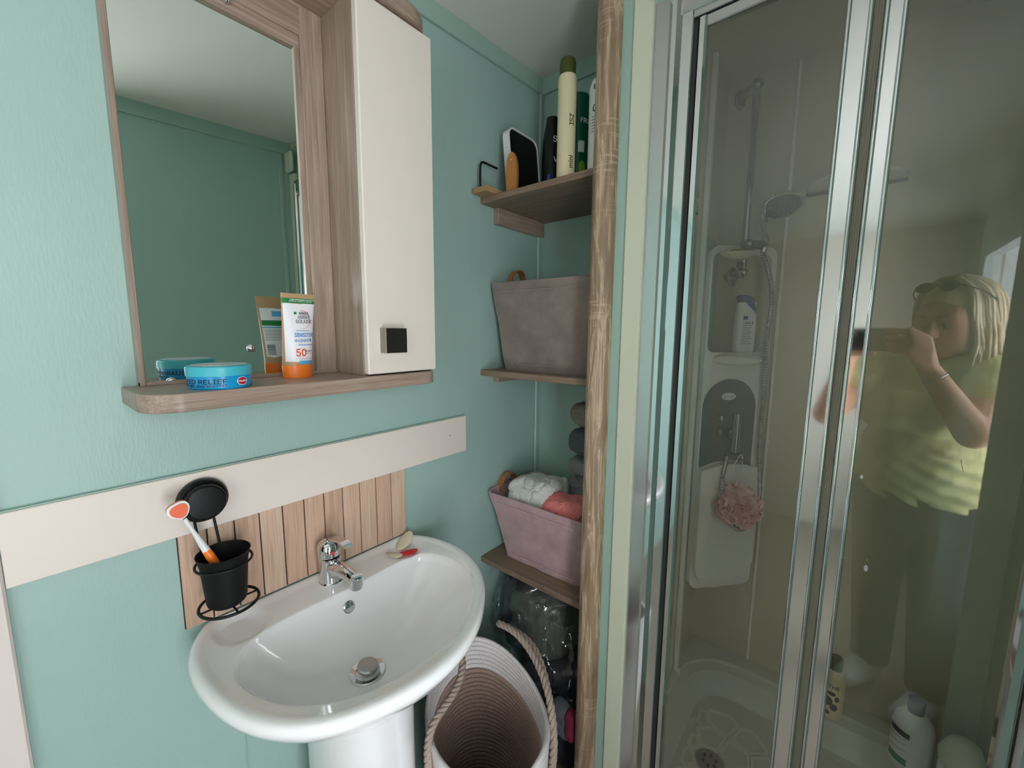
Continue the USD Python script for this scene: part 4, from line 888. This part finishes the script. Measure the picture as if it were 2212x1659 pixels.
for y_, z_, a_, b_ in ((-.053, -.402, .0028, .0055), (-.053, -.387, .0009, .0012), (-.033, -.243, .0022, .0035)):
    t.part('dried_drip', pillow((XS + .0036, y_, H + z_), (.0005, a_, b_), 2.2, 2), FOIL, True)

# ================================================================== the person with the phone (seen in the shower glass)
def W(x, y, z): return np.array([x, y, H + z], float)
def limb(pts, rr, ref=.010, sm=8):
    P = [mf.Manifold.batch_boolean([mf.Manifold.hull(mf.Manifold.compose([mf.Manifold.sphere(rr[i], 20).translate(tuple(map(float, pts[i]))), mf.Manifold.sphere(rr[i + 1], 20).translate(tuple(map(float, pts[i + 1])))]))], mf.OpType.Add) for i in range(len(pts) - 1)]
    return mf.Manifold.batch_boolean(P, mf.OpType.Add)
def ell(c, ax_, r):
    """ellipsoid with axes ax_ (3 rows) and radii r"""
    s_ = sphere((0, 0, 0), 1, 3); s_.vertices = (s_.vertices * np.asarray(r)) @ np.asarray(ax_) + np.asarray(c); return toman(s_)
def hul(*ms): return mf.Manifold.hull(mf.Manifold.compose(list(ms)))
def finish(m, ref, it, keep=None):
    q = man(m.refine_to_length(ref)); q.merge_vertices(); trimesh.smoothing.filter_taubin(q, .5, .53, it); return q
BF = np.array([.866, .5, 0]); BR = np.array([.5, -.866, 0]); BU = np.array([0, 0, 1.0]); BA3 = [BR, BF, BU]
hipc, chest = W(-.285, -.245, -.50), W(-.245, -.225, -.22)
shR, shL = W(-.165, -.355, -.135), W(-.325, -.085, -.135)
elR, elL = W(.035, -.300, -.290), W(-.150, .050, -.300)
wrR, wrL = W(.018, -.192, -.110), W(-.075, .012, -.105)
def trunk(g):
    up = hul(ell(W(-.25, -.225, -.17), BA3, (.150 + g, .090 + g, .080 + g)), ell(W(-.245, -.222, -.27), BA3, (.165 + g, .115 + g, .08 + g)))
    bust = hul(*[ell(W(-.245, -.222, -.27) + BF * .075 + BR * s_ * .070, BA3, (.070 + g, .055 + g, .07 + g)) for s_ in (-1, 1)])
    low = hul(ell(W(-.255, -.228, -.32), BA3, (.150 + g, .112 + g, .08 + g)), ell(W(-.270, -.237, -.47), BA3, (.172 + g, .135 + g, .09 + g)), ell(W(-.285, -.245, -.56), BA3, (.180 + g, .130 + g, .09 + g)))
    yoke = hul(*[mf.Manifold.sphere(.050 + g, 20).translate(tuple(p)) for p in (shR, shL)], ell(W(-.262, -.222, -.095), BA3, (.07 + g, .05 + g, .035 + g)))
    return up + bust + low + yoke
HC = W(-.212, -.262, .040)
hf = np.array([.74, .64, -.20]); hf /= np.linalg.norm(hf); hr_ = np.cross(hf, BU); hr_ /= np.linalg.norm(hr_); hu = np.cross(hr_, hf); HA = [hr_, hf, hu]
def hp_(f_, r_, u_): return HC + hf * f_ * 1.06 + hr_ * r_ * 1.06 + hu * u_ * 1.06
def sp_(p, r): return mf.Manifold.sphere(r * 1.06, 20).translate(tuple(map(float, p)))
head = ell(hp_(-.008, 0, .030), HA, (.076, .096, .092)) + hul(sp_(hp_(.045, .030, .030), .040), sp_(hp_(.045, -.030, .030), .040), sp_(hp_(.046, .036, -.020), .034), sp_(hp_(.046, -.036, -.020), .034), sp_(hp_(.040, .028, -.062), .030), sp_(hp_(.040, -.028, -.062), .030), sp_(hp_(.064, 0, -.088), .020), sp_(hp_(-.01, 0, -.02), .05))
head += hul(sp_(hp_(.080, 0, .018), .008), sp_(hp_(.103, 0, -.022), .011), sp_(hp_(.092, .011, -.026), .008), sp_(hp_(.092, -.011, -.026), .008))
head += hul(sp_(hp_(.078, .014, -.056), .010), sp_(hp_(.078, -.014, -.056), .010))
for s_ in (-1, 1):
    head += hul(sp_(hp_(-.008, s_ * .076, .012), .012), sp_(hp_(-.012, s_ * .080, -.004), .011), sp_(hp_(-.004, s_ * .075, -.022), .008))
    head += hul(sp_(hp_(.074, s_ * .018, .026), .010), sp_(hp_(.066, s_ * .046, .024), .010))
    head -= ell(hp_(.090, s_ * .032, .004), HA, (.020, .016, .011))
neck = hul(sp_(hp_(-.012, 0, -.04), .050), mf.Manifold.sphere(.056, 20).translate(tuple(W(-.258, -.228, -.10))))
legs = None
for s_ in (-1, 1):
    hip = W(-.285, -.245, -.60) + BR * s_ * .095; knee = np.r_[(hip + BF * .02)[:2], .47]; ank = np.r_[(hip - BF * .01)[:2], .085]; toe = np.r_[(hip + BF * .13)[:2], .035]
    L_ = limb([hip, knee, ank], [.100, .062, .043]) + limb([ank, np.r_[ank[:2], .045], toe], [.042, .038, .032])
    legs = L_ if legs is None else legs + L_
armR = limb([shR, elR, wrR], [.058, .044, .027]); armL = limb([shL, elL, wrL], [.058, .044, .027])
main = trunk(0.0) + neck + armR + armL + legs
main_m = finish(main, .016, 8); head_m = finish(head, .007, 10)
def Q(a, b, c): return np.array([0, 0, H]) + RT * a - DN * b + FW * c
def hand(s, wrist):
    """s = 1: right hand at the right end of the phone, -1: left hand at the left end"""
    m0 = .148
    def q(a, b, c): return Q(m0 + a, b, c)
    if s < 0:                                   # the left hand carries the lower edge from below
        fl_ = [(-.004, 1.0), (-.021, 1.08), (-.038, 1.0), (-.053, .82)]
        out = hul(*[mf.Manifold.sphere(.0120, 16).translate(tuple(Q(-.040, -.072, c))) for c, _ in fl_], mf.Manifold.sphere(.017, 16).translate(tuple(Q(-.062, -.078, -.030))), mf.Manifold.sphere(.024, 16).translate(tuple(wrist)))
        for c, k in fl_:
            out += limb([Q(-.040, -.071, c), Q(-.040 + .036 * k, -.069, c), Q(-.040 + .058 * k, -.0675, c - .002), Q(-.040 + .076 * k, -.070, c - .004)], [.0098, .0088, .0080, .0066])
        out += limb([Q(-.058, -.074, -.036), Q(-.046, -.050, -.036), Q(-.034, -.026, -.030), Q(-.028, -.006, -.024)], [.0145, .0115, .0098, .0080])
        return finish(out, .0035, 6)
    kn = [(.008, .006), (.012, -.015), (.011, -.035), (.006, -.052)]
    palm = hul(*[mf.Manifold.sphere(.0125, 16).translate(tuple(q(a + .012, b, -.004))) for a, b in kn], mf.Manifold.sphere(.019, 16).translate(tuple(q(.035, -.060, -.045))), mf.Manifold.sphere(.016, 16).translate(tuple(q(.034, -.025, -.042))), mf.Manifold.sphere(.024, 16).translate(tuple(wrist)))
    out = palm
    for i, (a, b) in enumerate(kn):
        ln_ = (.92, 1.05, 1.0, .8)[i]
        out += limb([q(a + .012, b, -.002), q(a - .004 * ln_, b + .001, .0145), q(a - .026 * ln_, b + .003, .0130), q(a - .042 * ln_, b + .004, .0075)], [.0100, .0088, .0080, .0066])
    out += limb([q(.030, -.040, -.040), q(.006, -.030, -.036), q(-.016, -.022, -.028), q(-.034, -.018, -.0205)], [.015, .0115, .0098, .0080])
    return finish(out, .0035, 6)
body_m = man(toman(main_m) + toman(head_m) + toman(hand(1, wrR)) + toman(hand(-1, wrL)))
t = Thing('person', 'blond person in a lime green T-shirt holding up a phone', 'person', (hipc[0], hipc[1], 0))
t.part('body', body_m, SKIN, 60)
# clothing
shirt = trunk(.012) + limb([shR, shR * .62 + elR * .38], [.073, .071]) + limb([shL, shL * .62 + elL * .38], [.073, .071])
shirt -= hul(mf.Manifold.sphere(.060, 24).translate(tuple(W(-.250, -.226, -.045))), mf.Manifold.sphere(.060, 24).translate(tuple(W(-.235, -.215, -.035))))
sm_ = finish(shirt, .010, 8); v = np.asarray(sm_.vertices)
loc = (v - chest) @ np.array([BR, BF, BU]).T
fold = np.sin(loc[:, 2] * 150 + loc[:, 0] * 60 + 3 * meshkit.noise(v * 9, 2) * 2) * sst(-.12, -.25, loc[:, 2]) * .0055 + (meshkit.fbm(v * 15, 3, 5) - .5) * .024
sm_.vertices = v + sm_.vertex_normals * (fold + .003)[:, None]
t.part('shirt', sm_, SHIRT, True, label='lime green T-shirt')
je = None
for s_ in (-1, 1):
    hip = W(-.285, -.245, -.60) + BR * s_ * .092; knee = np.r_[(hip + BF * .02)[:2], .47]; ank = np.r_[(hip - BF * .01)[:2], .10]
    L_ = limb([hip, knee, ank], [.114, .076, .062]); je = L_ if je is None else je + L_
je += hul(ell(W(-.285, -.245, -.66), BA3, (.185, .140, .08)), ell(W(-.285, -.245, -.58), BA3, (.186, .138, .06)))
je -= mf.Manifold.cube((2, 2, .05), True).translate((0, 0, .068))
t.part('jeans', finish(je, .02, 6), JEANS, 60, label='blue jeans')
for s_ in (-1, 1):
    hip = W(-.285, -.245, -.60) + BR * s_ * .095; toe = hip + BF * .13
    sh_ = hul(mf.Manifold.sphere(.046, 20).translate((*((hip - BF * .015)[:2]), .050)), mf.Manifold.sphere(.040, 20).translate((*toe[:2], .042)), mf.Manifold.sphere(.036, 20).translate((*((hip - BF * .02)[:2]), .085)))
    sh_ = sh_.trim_by_plane((0, 0, 1), .001)
    t.part('shoe', man(sh_), WHT, 40)
for s_ in (-1, 1):
    e_ = t.part('eye', sphere(hp_(.0735, s_ * .032, .004), .0125, 3), EYEW, True)
    t.part('iris', sphere(hp_(.0815, s_ * .031, .002), .0062, 3), EYEB, True, parent=e_)
    t.part('eyelid', man(hul(*[sp_(hp_(.0775 - .003 * abs(q), s_ * .032 + q * .013, .012 - .003 * q * q), .0042) for q in (-1, -.3, .3, 1)])), SKIN, True)
    t.part('eyebrow', tube(spline([hp_(.087, s_ * .014, .030), hp_(.085, s_ * .032, .036), hp_(.072, s_ * .050, .030)], 12), .0036, 8), BROW, True)
t.part('mouth', man(hul(sp_(hp_(.0875, 0, -.055), .0055), sp_(hp_(.080, .020, -.057), .003), sp_(hp_(.080, -.020, -.057), .003)) + hul(sp_(hp_(.0865, 0, -.063), .0055), sp_(hp_(.080, .017, -.060), .003), sp_(hp_(.080, -.017, -.060), .003))), SKIND, True)
cap_ = ell(hp_(-.014, 0, .036), HA, (.088, .104, .104)) - ell(hp_(.085, 0, -.020), HA, (.078, .104, .108)) - ell(hp_(0, 0, -.14), HA, (.10, .10, .10))
t.part('hair', rough(finish(cap_, .008, 6), .004, 40, 91), HAIR, True, label='long blond hair')
rs = np.random.RandomState(12); lk = []
for i in range(240):
    a = rs.uniform(.92, 2 * PI - .92)                       # round the head, leaving the face free
    r_, f_ = math.sin(a), math.cos(a); k = rs.uniform(.9, 1.06); side = 1 if r_ > 0 else -1
    p_ = [hp_(.03 * f_, .025 * r_, .142), hp_(.075 * f_ - .012, .078 * r_, .095), hp_(.100 * f_ - .012, .094 * r_, .02), hp_(.085 * f_ - .012 + rs.uniform(-.01, .02), .100 * r_, -.07)]
    ln_ = rs.uniform(.09, .15); fw_ = .025 if f_ > -.2 else -.01
    p_ += [hp_(.075 * f_ + fw_ * .5 + rs.uniform(-.012, .012), .102 * r_ + rs.uniform(-.012, .012), -.07 - ln_ * .55), hp_(.07 * f_ + fw_ + rs.uniform(-.015, .015), .095 * r_ + rs.uniform(-.02, .02), -.07 - ln_)]
    c0 = HC; p_ = [c0 + (x - c0) * (k if j else 1) for j, x in enumerate(p_)]
    lk.append(tube(spline(p_, 18), np.linspace(.0060, .0035, 18), 5))
t.part('hair_lock', cat(lk), HAIR, True, kind='stuff', label='loose blond locks')
t.part('bracelet', tube(circ((0, 0), .0315, 0, 40), .003, 8, True).apply_transform(trimesh.geometry.align_vectors([0, 0, 1], (wrR - elR) / np.linalg.norm(wrR - elR))).apply_translation(wrR * .86 + elR * .14), STEEL, True)
# sunglasses pushed up on the head
t = Thing('sunglasses', 'dark sunglasses pushed up onto the blond hair', 'sunglasses', hp_(.05, 0, .12))
for s_ in (-1, 1):
    t.part('lens', basis(extr([(.026 * math.cos(q), .019 * math.sin(q)) for q in np.linspace(0, 2 * PI, 28)[:-1]], .003), hp_(.066, s_ * .033, .122), hr_, hu * .8 - hf * .6, hf * .8 + hu * .6), GLSBLK, 30)
    t.part('temple', tube(spline([hp_(.062, s_ * .060, .124), hp_(.03, s_ * .092, .095), hp_(-.01, s_ * .098, .060), hp_(-.03, s_ * .096, .045)], 16), .0022, 8), BLK, True)
t.part('bridge', tube(spline([hp_(.070, -.010, .126), hp_(.072, 0, .130), hp_(.070, .010, .126)], 8), .0022, 8), BLK, True)
# the phone
t = Thing('phone', 'black phone held level in both hands', 'phone', Q(.057, -.02, -.007))
t.part('case', basis(extr(rrect(-.017, .131, -.058, .016, .010), .0078), Q(0, 0, -.0118), RT, -DN, FW), PHONE, 30)
t.part('camera_bump', basis(extr(Polygon(rrect(-.014, .018, -.022, .013, .008)).difference(Point(0, 0).buffer(.006)), .0012), Q(0, 0, -.004), RT, -DN, FW), PHONE, 30)
t.part('lens_ring', basis(lathe([(.0045, 0), (.0062, 0), (.0062, .002), (.0052, .002), (.0045, .0008)], 28), Q(0, 0, -.004), RT, -DN, FW), STEEL, 40)
